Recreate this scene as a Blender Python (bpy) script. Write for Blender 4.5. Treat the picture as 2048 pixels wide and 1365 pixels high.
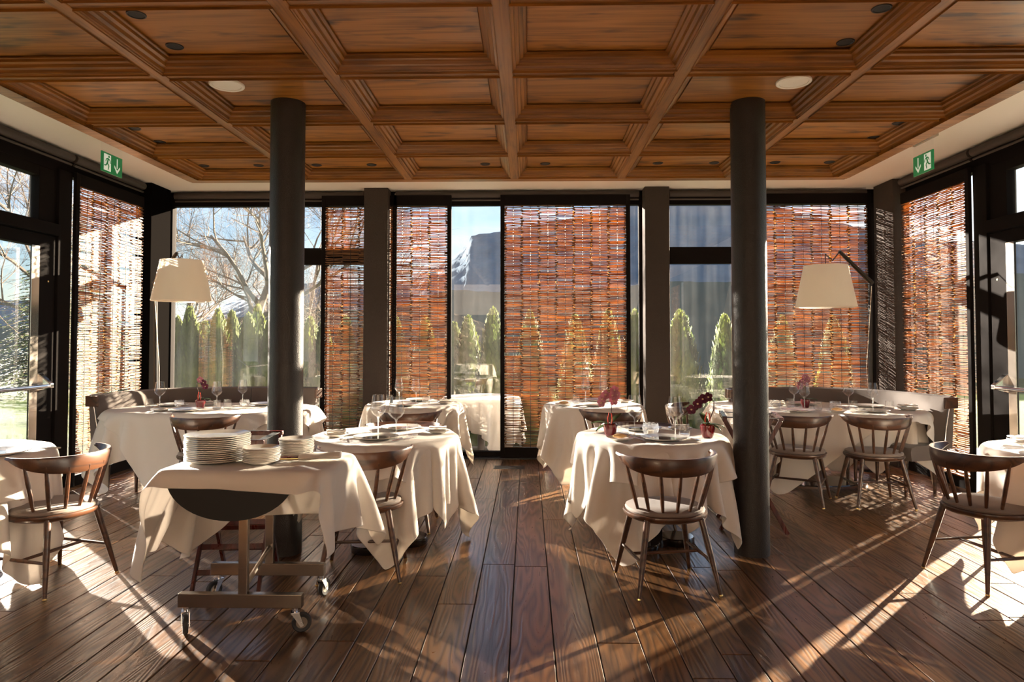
import bpy, bmesh, math, random
import numpy as np
from mathutils import Vector, Matrix
random.seed(7)
R = math.radians
S = bpy.context.scene
for o in list(bpy.data.objects): bpy.data.objects.remove(o)
COL = S.collection
PI = math.pi

# ------------------------------------------------------------------ camera
cd = bpy.data.cameras.new('camera'); cam = bpy.data.objects.new('camera', cd); COL.objects.link(cam)
cd.sensor_width = 36; cd.lens = 36 * 1365 / 2048; cd.shift_y = -0.0215
cam.location = (0, 0, 1.4); cam.rotation_euler = (R(91.7), 0, R(1.3)); cd.clip_end = 2000; cd.clip_start = .05
S.camera = cam
# ------------------------------------------------------------------ light
S.view_settings.view_transform = 'Standard'; S.view_settings.look = 'None'
S.view_settings.gamma = 1; S.view_settings.use_curve_mapping = False
S.view_settings.exposure = 0.32
SUN_AZ = (0.725, 0.688); SUN_EL = R(13.5)
W = bpy.data.worlds.new('sky'); S.world = W; W.use_nodes = True
nt = W.node_tree; nt.nodes.clear()
wo = nt.nodes.new('ShaderNodeOutputWorld'); bg = nt.nodes.new('ShaderNodeBackground')
sky = nt.nodes.new('ShaderNodeTexSky'); sky.sky_type = 'NISHITA'; sky.sun_disc = False
sky.sun_elevation = R(24); sky.sun_rotation = math.atan2(SUN_AZ[0], SUN_AZ[1]); sky.air_density = 1.0; sky.dust_density = .4; sky.ozone_density = 2.5
tc = nt.nodes.new('ShaderNodeTexCoord'); mp = nt.nodes.new('ShaderNodeMapping'); mp.inputs['Scale'].default_value = (1.2, 1.2, 5)
nz = nt.nodes.new('ShaderNodeTexNoise'); nz.inputs['Scale'].default_value = 2.2; nz.inputs['Detail'].default_value = 7
cr = nt.nodes.new('ShaderNodeValToRGB'); cr.color_ramp.elements[0].position = .46; cr.color_ramp.elements[1].position = .75
mx = nt.nodes.new('ShaderNodeMix'); mx.data_type = 'RGBA'
mul = nt.nodes.new('ShaderNodeMath'); mul.operation = 'MULTIPLY'; mul.inputs[1].default_value = .6
L_ = nt.links.new
L_(tc.outputs['Generated'], mp.inputs[0]); L_(mp.outputs[0], nz.inputs['Vector']); L_(nz.outputs[0], cr.inputs[0]); L_(cr.outputs[0], mul.inputs[0])
L_(sky.outputs[0], mx.inputs[6]); mx.inputs[7].default_value = (7.5, 8.3, 9.2, 1); L_(mul.outputs[0], mx.inputs[0])
L_(mx.outputs[2], bg.inputs[0]); bg.inputs[1].default_value = .16; L_(bg.outputs[0], wo.inputs[0])

def sun(name, az, el, energy, color, ang=.6):
    d = bpy.data.lights.new(name, 'SUN'); d.energy = energy; d.color = color; d.angle = R(ang)
    o = bpy.data.objects.new(name, d); COL.objects.link(o)
    v = Vector((az[0] * math.cos(el), az[1] * math.cos(el), math.sin(el)))
    o.rotation_euler = v.to_track_quat('Z', 'Y').to_euler(); o.location = v * 40
    return o
sun('sun', SUN_AZ, SUN_EL, 60, (1, .84, .62))
# the low sun thrown back by the glazing on the garden side
sun('sun_reflection', (-SUN_AZ[0], SUN_AZ[1]), SUN_EL, 48, (1, .9, .76))
def area(name, loc, size, energy, color, rot):
    d = bpy.data.lights.new(name, 'AREA'); d.shape = 'RECTANGLE'; d.size, d.size_y = size; d.energy = energy; d.color = color
    o = bpy.data.objects.new(name, d); COL.objects.link(o); o.location = loc; o.rotation_euler = rot; return o
area('rear_fill_light', (-.1, -2.6, 2.85), (6.5, 2.4), 60, (1, .76, .54), (R(38), 0, 0))  # added warm fill from behind the camera, no fixture there

# ------------------------------------------------------------------ materials
def M(name): return bpy.data.materials[name]
def mat(name, col, rough=.5, metal=0, coat=0, trans=0, emis=None, spec=.5, bump=None, var=None, alpha=None, sheen=0):
    m = bpy.data.materials.new(name); m.use_nodes = True; n = m.node_tree; b = n.nodes['Principled BSDF']
    b.inputs['Base Color'].default_value = (*col, 1); b.inputs['Roughness'].default_value = rough; b.inputs['Metallic'].default_value = metal
    b.inputs['Coat Weight'].default_value = coat; b.inputs['Coat Roughness'].default_value = .15; b.inputs['Specular IOR Level'].default_value = spec
    if sheen: b.inputs['Sheen Weight'].default_value = sheen
    if emis: b.inputs['Emission Color'].default_value = (*emis[0], 1); b.inputs['Emission Strength'].default_value = emis[1]
    t = n.nodes.new('ShaderNodeTexCoord')
    if bump:
        z = n.nodes.new('ShaderNodeTexNoise'); z.inputs['Scale'].default_value = bump[0]; z.inputs['Detail'].default_value = 3
        q = n.nodes.new('ShaderNodeBump'); q.inputs['Strength'].default_value = bump[1]; q.inputs['Distance'].default_value = bump[2] if len(bump) > 2 else .01
        n.links.new(t.outputs['Object'], z.inputs['Vector']); n.links.new(z.outputs[0], q.inputs['Height']); n.links.new(q.outputs[0], b.inputs['Normal'])
    if var:
        z = n.nodes.new('ShaderNodeTexNoise'); z.inputs['Scale'].default_value = var[0]; z.inputs['Detail'].default_value = 4
        c = n.nodes.new('ShaderNodeValToRGB'); c.color_ramp.elements[0].position = .35; c.color_ramp.elements[1].position = .65
        c.color_ramp.elements[0].color = (*col, 1); c.color_ramp.elements[1].color = (*var[1], 1)
        n.links.new(t.outputs['Object'], z.inputs['Vector']); n.links.new(z.outputs[0], c.inputs[0]); n.links.new(c.outputs[0], b.inputs['Base Color'])
    if trans:
        o = n.nodes['Material Output']; a = n.nodes.new('ShaderNodeBsdfTranslucent'); a.inputs[0].default_value = (*[min(1, v * 1.05) for v in col], 1)
        x = n.nodes.new('ShaderNodeMixShader'); x.inputs[0].default_value = trans
        n.links.new(b.outputs[0], x.inputs[1]); n.links.new(a.outputs[0], x.inputs[2]); n.links.new(x.outputs[0], o.inputs[0])
        if var: n.links.new(c.outputs[0], a.inputs[0])
    return m

def wood(name, light, dark, axis='Y', rough=.35, coat=.3, scale=1., rings=13, knots=.0, bump=.15, objvar=.25, fine=.45):
    """grain as contour lines of a stretched noise, offset per object"""
    m = bpy.data.materials.new(name); m.use_nodes = True; n = m.node_tree; b = n.nodes['Principled BSDF']; l = n.links.new
    t = n.nodes.new('ShaderNodeTexCoord'); oi = n.nodes.new('ShaderNodeObjectInfo')
    off = n.nodes.new('ShaderNodeVectorMath'); off.operation = 'SCALE'; off.inputs[0].default_value = (13.1, 57.3, 31.7); l(oi.outputs['Random'], off.inputs['Scale'])
    ad = n.nodes.new('ShaderNodeVectorMath'); ad.operation = 'ADD'; l(t.outputs['Object'], ad.inputs[0]); l(off.outputs[0], ad.inputs[1])
    mpp = n.nodes.new('ShaderNodeMapping'); s = {'X': (.55, 6, 6), 'Y': (6, .55, 6), 'Z': (6, 6, .55)}[axis]
    mpp.inputs['Scale'].default_value = [v * scale for v in s]; l(ad.outputs[0], mpp.inputs[0])
    z = n.nodes.new('ShaderNodeTexNoise'); z.inputs['Scale'].default_value = 1; z.inputs['Detail'].default_value = 2; z.inputs['Roughness'].default_value = .45; l(mpp.outputs[0], z.inputs['Vector'])
    k = n.nodes.new('ShaderNodeMath'); k.operation = 'MULTIPLY'; k.inputs[1].default_value = rings; l(z.outputs[0], k.inputs[0])
    f = n.nodes.new('ShaderNodeMath'); f.operation = 'PINGPONG'; f.inputs[1].default_value = .5; l(k.outputs[0], f.inputs[0])
    f2 = n.nodes.new('ShaderNodeMath'); f2.operation = 'MULTIPLY'; f2.inputs[1].default_value = 2; l(f.outputs[0], f2.inputs[0])
    mp2 = n.nodes.new('ShaderNodeMapping'); s2 = {'X': (3, 90, 90), 'Y': (90, 3, 90), 'Z': (90, 90, 3)}[axis]; mp2.inputs['Scale'].default_value = s2; l(ad.outputs[0], mp2.inputs[0])
    fz = n.nodes.new('ShaderNodeTexNoise'); fz.inputs['Scale'].default_value = 1; fz.inputs['Detail'].default_value = 2; l(mp2.outputs[0], fz.inputs['Vector'])
    mixf = n.nodes.new('ShaderNodeMix'); mixf.data_type = 'FLOAT'; mixf.inputs[0].default_value = fine; l(f2.outputs[0], mixf.inputs[2]); l(fz.outputs[0], mixf.inputs[3])
    c = n.nodes.new('ShaderNodeValToRGB'); e = c.color_ramp.elements; e[0].position = .12; e[0].color = (*dark, 1); e[1].position = .6; e[1].color = (*light, 1); l(mixf.outputs[0], c.inputs[0])
    cur = c.outputs[0]
    if knots:
        mp3 = n.nodes.new('ShaderNodeMapping'); s3 = {'X': (2.2, 9, 9), 'Y': (9, 2.2, 9), 'Z': (9, 9, 2.2)}[axis]; mp3.inputs['Scale'].default_value = s3; l(ad.outputs[0], mp3.inputs[0])
        kz = n.nodes.new('ShaderNodeTexNoise'); kz.inputs['Scale'].default_value = 1.3; kz.inputs['Detail'].default_value = 3; l(mp3.outputs[0], kz.inputs['Vector'])
        kr = n.nodes.new('ShaderNodeValToRGB'); kr.color_ramp.elements[0].position = .56; kr.color_ramp.elements[1].position = .70; l(kz.outputs[0], kr.inputs[0])
        km = n.nodes.new('ShaderNodeMix'); km.data_type = 'RGBA'; kk = n.nodes.new('ShaderNodeMath'); kk.operation = 'MULTIPLY'; kk.inputs[1].default_value = knots; l(kr.outputs[0], kk.inputs[0])
        l(kk.outputs[0], km.inputs[0]); l(cur, km.inputs[6]); km.inputs[7].default_value = (*[v * .35 for v in dark], 1); cur = km.outputs[2]
    hs = n.nodes.new('ShaderNodeHueSaturation'); mr = n.nodes.new('ShaderNodeMapRange'); mr.inputs[3].default_value = 1 - objvar; mr.inputs[4].default_value = 1 + objvar
    l(oi.outputs['Random'], mr.inputs[0]); l(mr.outputs[0], hs.inputs['Value']); l(cur, hs.inputs['Color']); l(hs.outputs[0], b.inputs['Base Color'])
    b.inputs['Coat Weight'].default_value = coat; b.inputs['Coat Roughness'].default_value = .2
    rr = n.nodes.new('ShaderNodeMapRange'); rr.inputs[3].default_value = rough + .12; rr.inputs[4].default_value = rough - .06; l(mixf.outputs[0], rr.inputs[0]); l(rr.outputs[0], b.inputs['Roughness'])
    q = n.nodes.new('ShaderNodeBump'); q.inputs['Strength'].default_value = bump; q.inputs['Distance'].default_value = .004; l(mixf.outputs[0], q.inputs['Height']); l(q.outputs[0], b.inputs['Normal'])
    if coat: l(q.outputs[0], b.inputs['Coat Normal'])
    return m

def glass(name, dust=0, tint=(1, 1, 1), base=.04, edge=.9):
    m = bpy.data.materials.new(name); m.use_nodes = True; n = m.node_tree; n.nodes.clear(); l = n.links.new
    o = n.nodes.new('ShaderNodeOutputMaterial'); t = n.nodes.new('ShaderNodeBsdfTransparent'); t.inputs[0].default_value = (*tint, 1)
    g = n.nodes.new('ShaderNodeBsdfGlossy'); g.inputs['Roughness'].default_value = .0
    fr = n.nodes.new('ShaderNodeLayerWeight'); fr.inputs[0].default_value = .5
    pw = n.nodes.new('ShaderNodeMath'); pw.operation = 'POWER'; pw.inputs[1].default_value = 4.0; l(fr.outputs['Facing'], pw.inputs[0])
    mr = n.nodes.new('ShaderNodeMapRange'); mr.inputs[3].default_value = base; mr.inputs[4].default_value = edge; l(pw.outputs[0], mr.inputs[0])
    x = n.nodes.new('ShaderNodeMixShader'); l(mr.outputs[0], x.inputs[0]); l(t.outputs[0], x.inputs[1]); l(g.outputs[0], x.inputs[2])
    out = x
    if dust:
        d = n.nodes.new('ShaderNodeBsdfTranslucent'); d.inputs[0].default_value = (.9, .93, .95, 1)
        tc = n.nodes.new('ShaderNodeTexCoord'); mp = n.nodes.new('ShaderNodeMapping'); mp.inputs['Scale'].default_value = (9, 9, .5); l(tc.outputs['Object'], mp.inputs[0])
        z = n.nodes.new('ShaderNodeTexNoise'); z.inputs['Scale'].default_value = 1; z.inputs['Detail'].default_value = 5; l(mp.outputs[0], z.inputs['Vector'])
        r = n.nodes.new('ShaderNodeMapRange'); r.inputs[1].default_value = .3; r.inputs[2].default_value = .8; r.inputs[3].default_value = dust * .3; r.inputs[4].default_value = dust * 1.8; l(z.outputs[0], r.inputs[0])
        y = n.nodes.new('ShaderNodeMixShader'); l(r.outputs[0], y.inputs[0]); l(x.outputs[0], y.inputs[1]); l(d.outputs[0], y.inputs[2]); out = y
    l(out.outputs[0], o.inputs[0]); return m

wood('oak_floor', (.155, .072, .026), (.026, .0115, .005), 'Y', rough=.30, coat=.45, rings=17, bump=.28, objvar=.3)
wood('spruce_panel', (.31, .120, .013), (.095, .032, .004), 'X', rough=.40, coat=.12, rings=5, knots=.95, bump=.06, objvar=.16, fine=.7)
wood('spruce_rib_y', (.26, .098, .010), (.075, .025, .004), 'Y', rough=.36, coat=.15, rings=4, knots=.5, bump=.05, objvar=.12, fine=.75)
wood('spruce_rib_x', (.26, .098, .010), (.075, .025, .004), 'X', rough=.36, coat=.15, rings=4, knots=.5, bump=.05, objvar=.12, fine=.75)
wood('walnut', (.085, .034, .016), (.028, .011, .006), 'X', rough=.32, coat=.25, rings=9, bump=.04, objvar=.1)
wood('mahogany', (.085, .012, .009), (.035, .006, .005), 'Z', rough=.28, coat=.5, rings=6, bump=.03, objvar=.05)
mat('soffit_white', (.80, .75, .68), .8, bump=(300, .05))
mat('plaster', (.45, .32, .22), .85)
mat('dark_panel', (.10, .06, .04), .6)
mat('black_frame', (.009, .007, .0065), .7, spec=.05)
mat('post_shaded', (.0035, .003, .0028), 1, spec=0)  # near-black colour stands in for shade on the left corner post
mat('blind_brown', (.045, .033, .027), .6)
mat('pillar_brown', (.050, .038, .032), .85, spec=.2, bump=(140, .5, .008))
mat('column_brown', (.019, .0145, .0125), .42, bump=(160, .45, .006))
mat('linen', (.86, .80, .73), .85, trans=.22, bump=(260, .06, .002), sheen=.2)
mat('napkin_linen', (.88, .83, .76), .85, trans=.15)
mat('taupe_fabric', (.19, .145, .118), .8, bump=(500, .1, .002), sheen=.2)
mat('bench_fabric', (.125, .098, .084), .75, bump=(500, .1, .002), sheen=.2)
mat('porcelain', (.82, .79, .73), .12, coat=.6)
mat('porcelain_rim', (.42, .36, .28), .3)
mat('mirror_plate', (.62, .60, .58), .08, metal=.9)
mat('steel', (.36, .32, .28), .22, metal=1)
mat('chrome', (.75, .76, .78), .14, metal=1)
mat('rubber', (.025, .025, .027), .6)
mat('black_panel', (.006, .006, .007), .6)
mat('black_metal', (.012, .012, .013), .35, metal=.3)
mat('lacquer_black', (.012, .008, .007), .10, coat=1)
mat('lamp_fabric', (.82, .76, .66), .9, trans=.35)
mat('red_glaze', (.16, .004, .008), .12, coat=1)
mat('orchid_leaf', (.055, .10, .025), .35, trans=.15)
mat('orchid_stem', (.045, .03, .022), .5)
mat('orchid_petal', (.115, .008, .035), .6, trans=.3)
mat('orchid_petal_pale', (.52, .22, .27), .6, trans=.4)
mat('orchid_lip', (.75, .55, .35), .5)
mat('red_wire', (.75, .07, .04), .4)
mat('butter', (.80, .50, .22), .4)
mat('bread', (.62, .42, .20), .8)
mat('speaker_white', (.80, .78, .72), .5, bump=(700, .2, .002))
mat('sign_green', (.005, .16, .05), .4, emis=((.005, .22, .06), .25))
mat('sign_white', (.85, .9, .85), .5, emis=((.85, 1, .85), .25))
mat('grille_dark', (.025, .025, .028), .5)
mat('gold_dot', (.8, .6, .25), .3, metal=1)
mat('bark', (.085, .068, .056), .9, bump=(30, .5, .02))
mat('twig', (.13, .095, .075), .9)
mat('cypress_green', (.026, .058, .013), .75, trans=.35, var=(2.2, (.17, .20, .038)))
mat('spruce_needles', (.040, .075, .030), .75, trans=.3, var=(2.5, (.17, .21, .08)))
mat('lawn_green', (.022, .042, .010), 1, spec=.05, var=(.6, (.055, .085, .022)), bump=(60, .6, .03))
mat('terrace_stone', (.30, .28, .25), .7, var=(1.5, (.22, .21, .19)))
mat('water_mat', (.03, .07, .10), .05)
mat('hazy_hill', (.085, .145, .215), 1, var=(.12, (.13, .20, .28)))  # distance haze is put into this pale blue base colour
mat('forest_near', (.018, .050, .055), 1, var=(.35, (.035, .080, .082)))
mat('hill_snow', (.55, .60, .66), 1)
mat('cloth_outdoor', (.8, .8, .8), .85)
glass('pane_glass', dust=.0035, base=.075, edge=.85)
glass('drinking_glass', dust=0, base=.05, edge=.85)
glass('crystal', dust=.10, base=.16, edge=.95)
def wickermat():
    m = bpy.data.materials.new('willow'); m.use_nodes = True; n = m.node_tree; b = n.nodes['Principled BSDF']; l = n.links.new
    b.inputs['Roughness'].default_value = .45
    t = n.nodes.new('ShaderNodeTexCoord'); mp = n.nodes.new('ShaderNodeMapping'); mp.inputs['Scale'].default_value = (2.5, 2.5, 45); l(t.outputs['Object'], mp.inputs[0])
    z = n.nodes.new('ShaderNodeTexNoise'); z.inputs['Scale'].default_value = 1; z.inputs['Detail'].default_value = 2; l(mp.outputs[0], z.inputs['Vector'])
    c = n.nodes.new('ShaderNodeValToRGB'); e = c.color_ramp.elements; e[0].position = .35; e[0].color = (.060, .026, .011, 1); e[1].position = .66; e[1].color = (.30, .155, .065, 1); l(z.outputs[0], c.inputs[0]); l(c.outputs[0], b.inputs['Base Color'])
    c2 = n.nodes.new('ShaderNodeValToRGB'); e = c2.color_ramp.elements; e[0].position = .35; e[0].color = (.30, .085, .010, 1); e[1].position = .66; e[1].color = (.92, .46, .11, 1); l(z.outputs[0], c2.inputs[0])
    a = n.nodes.new('ShaderNodeBsdfTranslucent'); l(c2.outputs[0], a.inputs[0]); x = n.nodes.new('ShaderNodeMixShader'); x.inputs[0].default_value = .30
    l(b.outputs[0], x.inputs[1]); l(a.outputs[0], x.inputs[2]); l(x.outputs[0], n.nodes['Material Output'].inputs[0])
wickermat()
mat('willow_knot', (.085, .036, .016), .6, trans=.08)

# ------------------------------------------------------------------ mesh helpers
class MB:
    def __init__(s): s.v = []; s.f = []
    def add(s, v, f):
        o = len(s.v); s.v += [tuple(p) for p in v]; s.f += [tuple(i + o for i in q) for q in f]; return s
    def box(s, c, d, rz=0, rx=0, ry=0):
        mtx = Matrix.Rotation(rz, 3, 'Z') @ Matrix.Rotation(ry, 3, 'Y') @ Matrix.Rotation(rx, 3, 'X'); c = Vector(c)
        v = [c + mtx @ Vector((x * d[0] / 2, y * d[1] / 2, z * d[2] / 2)) for x in (-1, 1) for y in (-1, 1) for z in (-1, 1)]
        return s.add(v, [(0, 1, 3, 2), (4, 6, 7, 5), (0, 4, 5, 1), (2, 3, 7, 6), (0, 2, 6, 4), (1, 5, 7, 3)])
    def b2(s, a, b): return s.box([(a[i] + b[i]) / 2 for i in range(3)], [abs(b[i] - a[i]) for i in range(3)])
    def tube(s, pts, rad, n=8, cap=True, squash=1):
        pts = [Vector(p) for p in pts]
        if not hasattr(rad, '__len__'): rad = [rad] * len(pts)
        v = []; up = None
        for i, p in enumerate(pts):
            t = (pts[min(i + 1, len(pts) - 1)] - pts[max(i - 1, 0)]).normalized()
            if up is None:
                up = Vector((0, 0, 1)) if abs(t.z) < .9 else Vector((1, 0, 0))
            a = t.cross(up); a.normalize(); up2 = a.cross(t); up2.normalize(); up = up2
            for k in range(n):
                w = 2 * PI * k / n; v.append(p + a * math.cos(w) * rad[i] + up2 * math.sin(w) * rad[i] * squash)
        f = [(i * n + k, i * n + (k + 1) % n, (i + 1) * n + (k + 1) % n, (i + 1) * n + k) for i in range(len(pts) - 1) for k in range(n)]
        if cap: f += [tuple(range(n))[::-1], tuple((len(pts) - 1) * n + k for k in range(n))]
        return s.add(v, f)
    def lathe(s, prof, n=24, c=(0, 0, 0), sy=1):
        v = []; m = len(prof)
        for k in range(n):
            w = 2 * PI * k / n
            for r, z in prof: v.append((c[0] + r * math.cos(w), c[1] + r * math.sin(w) * sy, c[2] + z))
        f = [(k * m + i, ((k + 1) % n) * m + i, ((k + 1) % n) * m + i + 1, k * m + i + 1) for k in range(n) for i in range(m - 1)]
        return s.add(v, f)
    def cyl(s, c, r, h, n=24, sy=1): return s.lathe([(1e-4, 0), (r, 0), (r, h), (1e-4, h)], n, c, sy)
    def build(s, name, m, parent=None, smooth=False, bevel=0, kind=None):
        me = bpy.data.meshes.new(name); me.from_pydata(s.v, [], s.f); me.validate()
        if bevel or smooth:
            bm = bmesh.new(); bm.from_mesh(me); bmesh.ops.remove_doubles(bm, verts=bm.verts, dist=1e-5); bmesh.ops.recalc_face_normals(bm, faces=bm.faces)
            if bevel: bmesh.ops.bevel(bm, geom=[e for e in bm.edges if len(e.link_faces) == 2 and e.calc_face_angle(0) > .6], offset=bevel, segments=2, profile=.5, affect='EDGES')
            bm.to_mesh(me); bm.free()
        me.materials.append(M(m) if isinstance(m, str) else m)
        if smooth:
            me.shade_smooth()
            try: me.set_sharp_from_angle(angle=R(40))
            except Exception: pass
        o = bpy.data.objects.new(name, me); COL.objects.link(o)
        if parent: o.parent = parent
        if kind: o['kind'] = kind
        return o
def tag(o, label, cat, group=None):
    o['label'] = label; o['category'] = cat
    if group: o['group'] = group
    return o
def thing(name, label, cat, loc=(0, 0, 0), rz=0, group=None):
    o = bpy.data.objects.new(name, None); o.empty_display_size = .1; COL.objects.link(o); o.location = loc; o.rotation_euler = (0, 0, rz); return tag(o, label, cat, group)
def dup(o, loc=None, rz=None, label=None, group=None, scale=None, parent=None):
    c = o.copy(); COL.objects.link(c)
    if parent: c.parent = parent
    if loc is not None: c.location = loc
    if rz is not None: c.rotation_euler = (0, 0, rz)
    if label: c['label'] = label
    if group: c['group'] = group
    if scale: c.scale = scale
    for ch in list(o.children): dup(ch, parent=c)
    return c
def struct(o): o['kind'] = 'structure'; return o
def root(name):
    o = bpy.data.objects.new(name, None); o.empty_display_size = .1; COL.objects.link(o); return struct(o)

XL, XR, YB, XC = -4.42, 4.20, 8.17, -.12
ZS = 3.18; ZP = 2.98; ZR = 2.90
YBK = -5.0

# ------------------------------------------------------------------ floor: planks one by one
flo = root('floor')
rnd = random.Random(3)
x = XL - .1; cols = []
while x < XR + .1:
    w = rnd.choice([.14, .16, .18, .20]); cols.append((x, min(w, XR + .12 - x))); x += w
cnt = 0; rest = MB()
for x, w in cols:
    if w < .03: continue
    y = YB + .1
    y1 = y - rnd.uniform(.6, 2.3)
    while y > YBK:
        y1 = max(y1, YBK)
        if y > 1.6:
            m = MB(); dz = rnd.uniform(-.0012, 0); L = y - y1
            g = .0022
            m.add([(g, g, -.02), (w - g, g, -.02), (w - g, L - g, -.02), (g, L - g, -.02), (g, g, -.003), (w - g, g, -.003), (w - g, L - g, -.003), (g, L - g, -.003),
                   (g + .003, g + .003, 0), (w - g - .003, g + .003, 0), (w - g - .003, L - g - .003, 0), (g + .003, L - g - .003, 0)],
                  [(0, 1, 5, 4), (1, 2, 6, 5), (2, 3, 7, 6), (3, 0, 4, 7), (4, 5, 9, 8), (5, 6, 10, 9), (6, 7, 11, 10), (7, 4, 8, 11), (8, 9, 10, 11)])
            o = m.build('plank', 'oak_floor', flo); o.location = (x, y1, dz); cnt += 1
        else:
            rest.b2((x + .002, y1 + .002, -.02), (x + w - .002, y - .002, 0))
        y = y1; y1 = y - rnd.uniform(1.7, 2.9)
rest.build('plank', 'oak_floor', flo, kind='stuff')
MB().b2((XL - .25, YBK, -.12), (XR + .25, YB + .12, -.021)).build('floor_base', 'black_frame', flo)

# ------------------------------------------------------------------ ceiling
cei = root('ceiling')
MB().b2((XL - .3, YBK - .2, ZS + .0), (XR + .3, YB + .3, ZS + .15)).build('soffit', 'soffit_white', cei)
PX, PY = .99, .84
RX = [XC + PX * k for k in range(-3, 4)]            # rib centre lines
RY = [6.33 - PY * k for k in range(0, 13)]
RW = .085
MB().b2((RX[0] - .2, RY[-1] - .2, ZP + .012), (RX[-1] + .2, RY[0] + .19, ZP + .06)).build('ceiling_base', 'spruce_panel', cei)
pm = MB().b2((-PX / 2 + .02, -PY / 2 + .02, 0), (PX / 2 - .02, PY / 2 - .02, .014))
prof = [(0, 0), (.0, .016), (.018, .018), (.022, .034), (.040, .040), (.044, .058), (.062, .064), (.064, .080), (.082, .086), (.082, .078)]  # (inwards from rib edge, up)
def ring(hx, hy, prof):
    v = []; f = []; n = len(prof)
    for sx, sy in ((-1, -1), (1, -1), (1, 1), (-1, 1)):
        for d, z in prof: v.append((sx * (hx - d), sy * (hy - d), z))
    for k in range(4):
        for i in range(n - 1): f.append((k * n + i, ((k + 1) % 4) * n + i, ((k + 1) % 4) * n + i + 1, k * n + i + 1))
    return v, f
hx, hy = PX / 2 - RW / 2 + .006, PY / 2 - RW / 2 + .006
rm = MB(); v, f = ring(hx, hy, [(d, z - .012) for d, z in prof]); rm.add(v, f)
first = None
for i in range(len(RX) - 1):
    for j in range(len(RY) - 1):
        c = ((RX[i] + RX[i + 1]) / 2, (RY[j] + RY[j + 1]) / 2)
        if first is None:
            p0 = pm.build('coffer_panel', 'spruce_panel', cei); r0 = rm.build('coffer_moulding', 'spruce_rib_x', cei); first = (p0, r0)
            r0.data.materials.append(M('spruce_rib_y'))
            for pg in r0.data.polygons: pg.material_index = 1 if abs(pg.center.x) / hx > abs(pg.center.y) / hy else 0
        else:
            p0, r0 = [q.copy() for q in first]; COL.objects.link(p0); COL.objects.link(r0)
        p0.location = (*c, ZP); r0.location = (*c, ZR)
# ribs
rib = MB().b2((-RW / 2, RY[-1], 0), (RW / 2, RY[0], .09)).build('rib', 'spruce_rib_y', cei, bevel=.006); rib.location = (RX[1], 0, ZR - .004)
for xx in RX[2:-1]:
    q = rib.copy(); COL.objects.link(q); q.location = (xx, 0, ZR - .004)
cr0 = None
for yy in RY[1:]:
    for i in range(len(RX) - 1):
        if cr0 is None: cr0 = MB().b2((-PX / 2 + RW / 2, -RW / 2, 0), (PX / 2 - RW / 2, RW / 2, .085)).build('cross_rib', 'spruce_rib_x', cei, bevel=.005); q = cr0
        else: q = cr0.copy(); COL.objects.link(q)
        q.location = ((RX[i] + RX[i + 1]) / 2, yy, ZR)
# outer frame with stepped moulding
fx0, fx1, fy0, fy1 = RX[0] - .20, RX[-1] + .20, RY[-1] - .2, RY[0] + .17
def frame_bar(a, b, name, m):
    for k, (o, z) in enumerate([(0, .028), (.035, .016), (.075, .0)]):
        pass
fm = MB()
for (o0, z0) in ((0, .035), (.04, .018), (.085, 0.0)):
    x0, x1, y0, y1 = fx0 + o0, fx1 - o0, fy0 + o0, fy1 - o0
    iw = .045 if o0 < .08 else .10
    for a, b in (((x0, y0), (x0 + iw, y1)), ((x1 - iw, y0), (x1, y1)), ((x0 + iw, y1 - iw), (x1 - iw, y1)), ((x0 + iw, y0), (x1 - iw, y0 + iw))):
        fm.b2((*a, ZR - .006 + z0), (*b, ZP + .06))
fm.build('ceiling_frame', 'spruce_rib_x', cei, bevel=.005)
# ------------------------------------------------------------------ walls
def mullioned(nm): return root(nm)
wb = root('wall_back')
fr = lambda a, b: MB().b2(a, b)
bk = MB()
# head, sill
bk.b2((XL - .1, YB - .03, 3.01), (XR + .1, YB + .06, ZS)); bk.b2((XL - .1, YB - .05, 0), (XR + .1, YB + .06, .065))
for a, b in ((-4.42, -4.29), (-3.03, -2.90), (-2.45, -2.40)): bk.b2((a, YB - .05, 0), (b, YB + .05, 3.02))
for a, b in ((-1.95, -1.58), (1.33, 1.66), (2.46, 2.54), (4.05, 4.3)): bk.b2((a, YB - .02, 0), (b, YB + .05, 3.02))
for a, b in ((-2.9, -1.93), (1.66, 2.5)): bk.b2((a, YB - .03, 2.30), (b, YB + .05, 2.50))
bk.build('window_frame', 'black_frame', wb, bevel=.004)
gl = MB().b2((XL, YB + .01, .05), (XR, YB + .018, 3.02)).build('window_1', 'pane_glass'); struct(gl)
sb = MB().b2((XL, YB - .17, -.002), (XR, YB - .05, .012)); struct(sb.build('trim_1', 'black_metal', bevel=.003))
# corner posts and pillars in front of the glass
for k, (a, b, y0, y1, nm) in enumerate([(-1.92, -1.635, YB - .22, YB - .06, 'pillar'), (1.37, 1.655, YB - .22, YB - .06, 'pillar'),
                                    (-4.42, -4.20, 7.62, 7.92, 'pillar'), (4.0, 4.2, 7.62, 7.92, 'pillar')]):
    pass
struct(MB().b2((-1.92, YB - .24, 0), (-1.635, YB - .06, ZS)).build('trim_2', 'pillar_brown', bevel=.006))
struct(MB().b2((1.365, YB - .24, 0), (1.65, YB - .06, ZS)).build('trim_3', 'pillar_brown', bevel=.006))
struct(MB().b2((XL - .02, 7.60, 0), (XL + .16, 8.02, ZS)).build('trim_4', 'post_shaded', bevel=.006))
struct(MB().b2((XR - .16, 7.60, 0), (XR + .02, 8.02, ZS)).build('trim_5', 'pillar_brown', bevel=.006))
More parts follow.
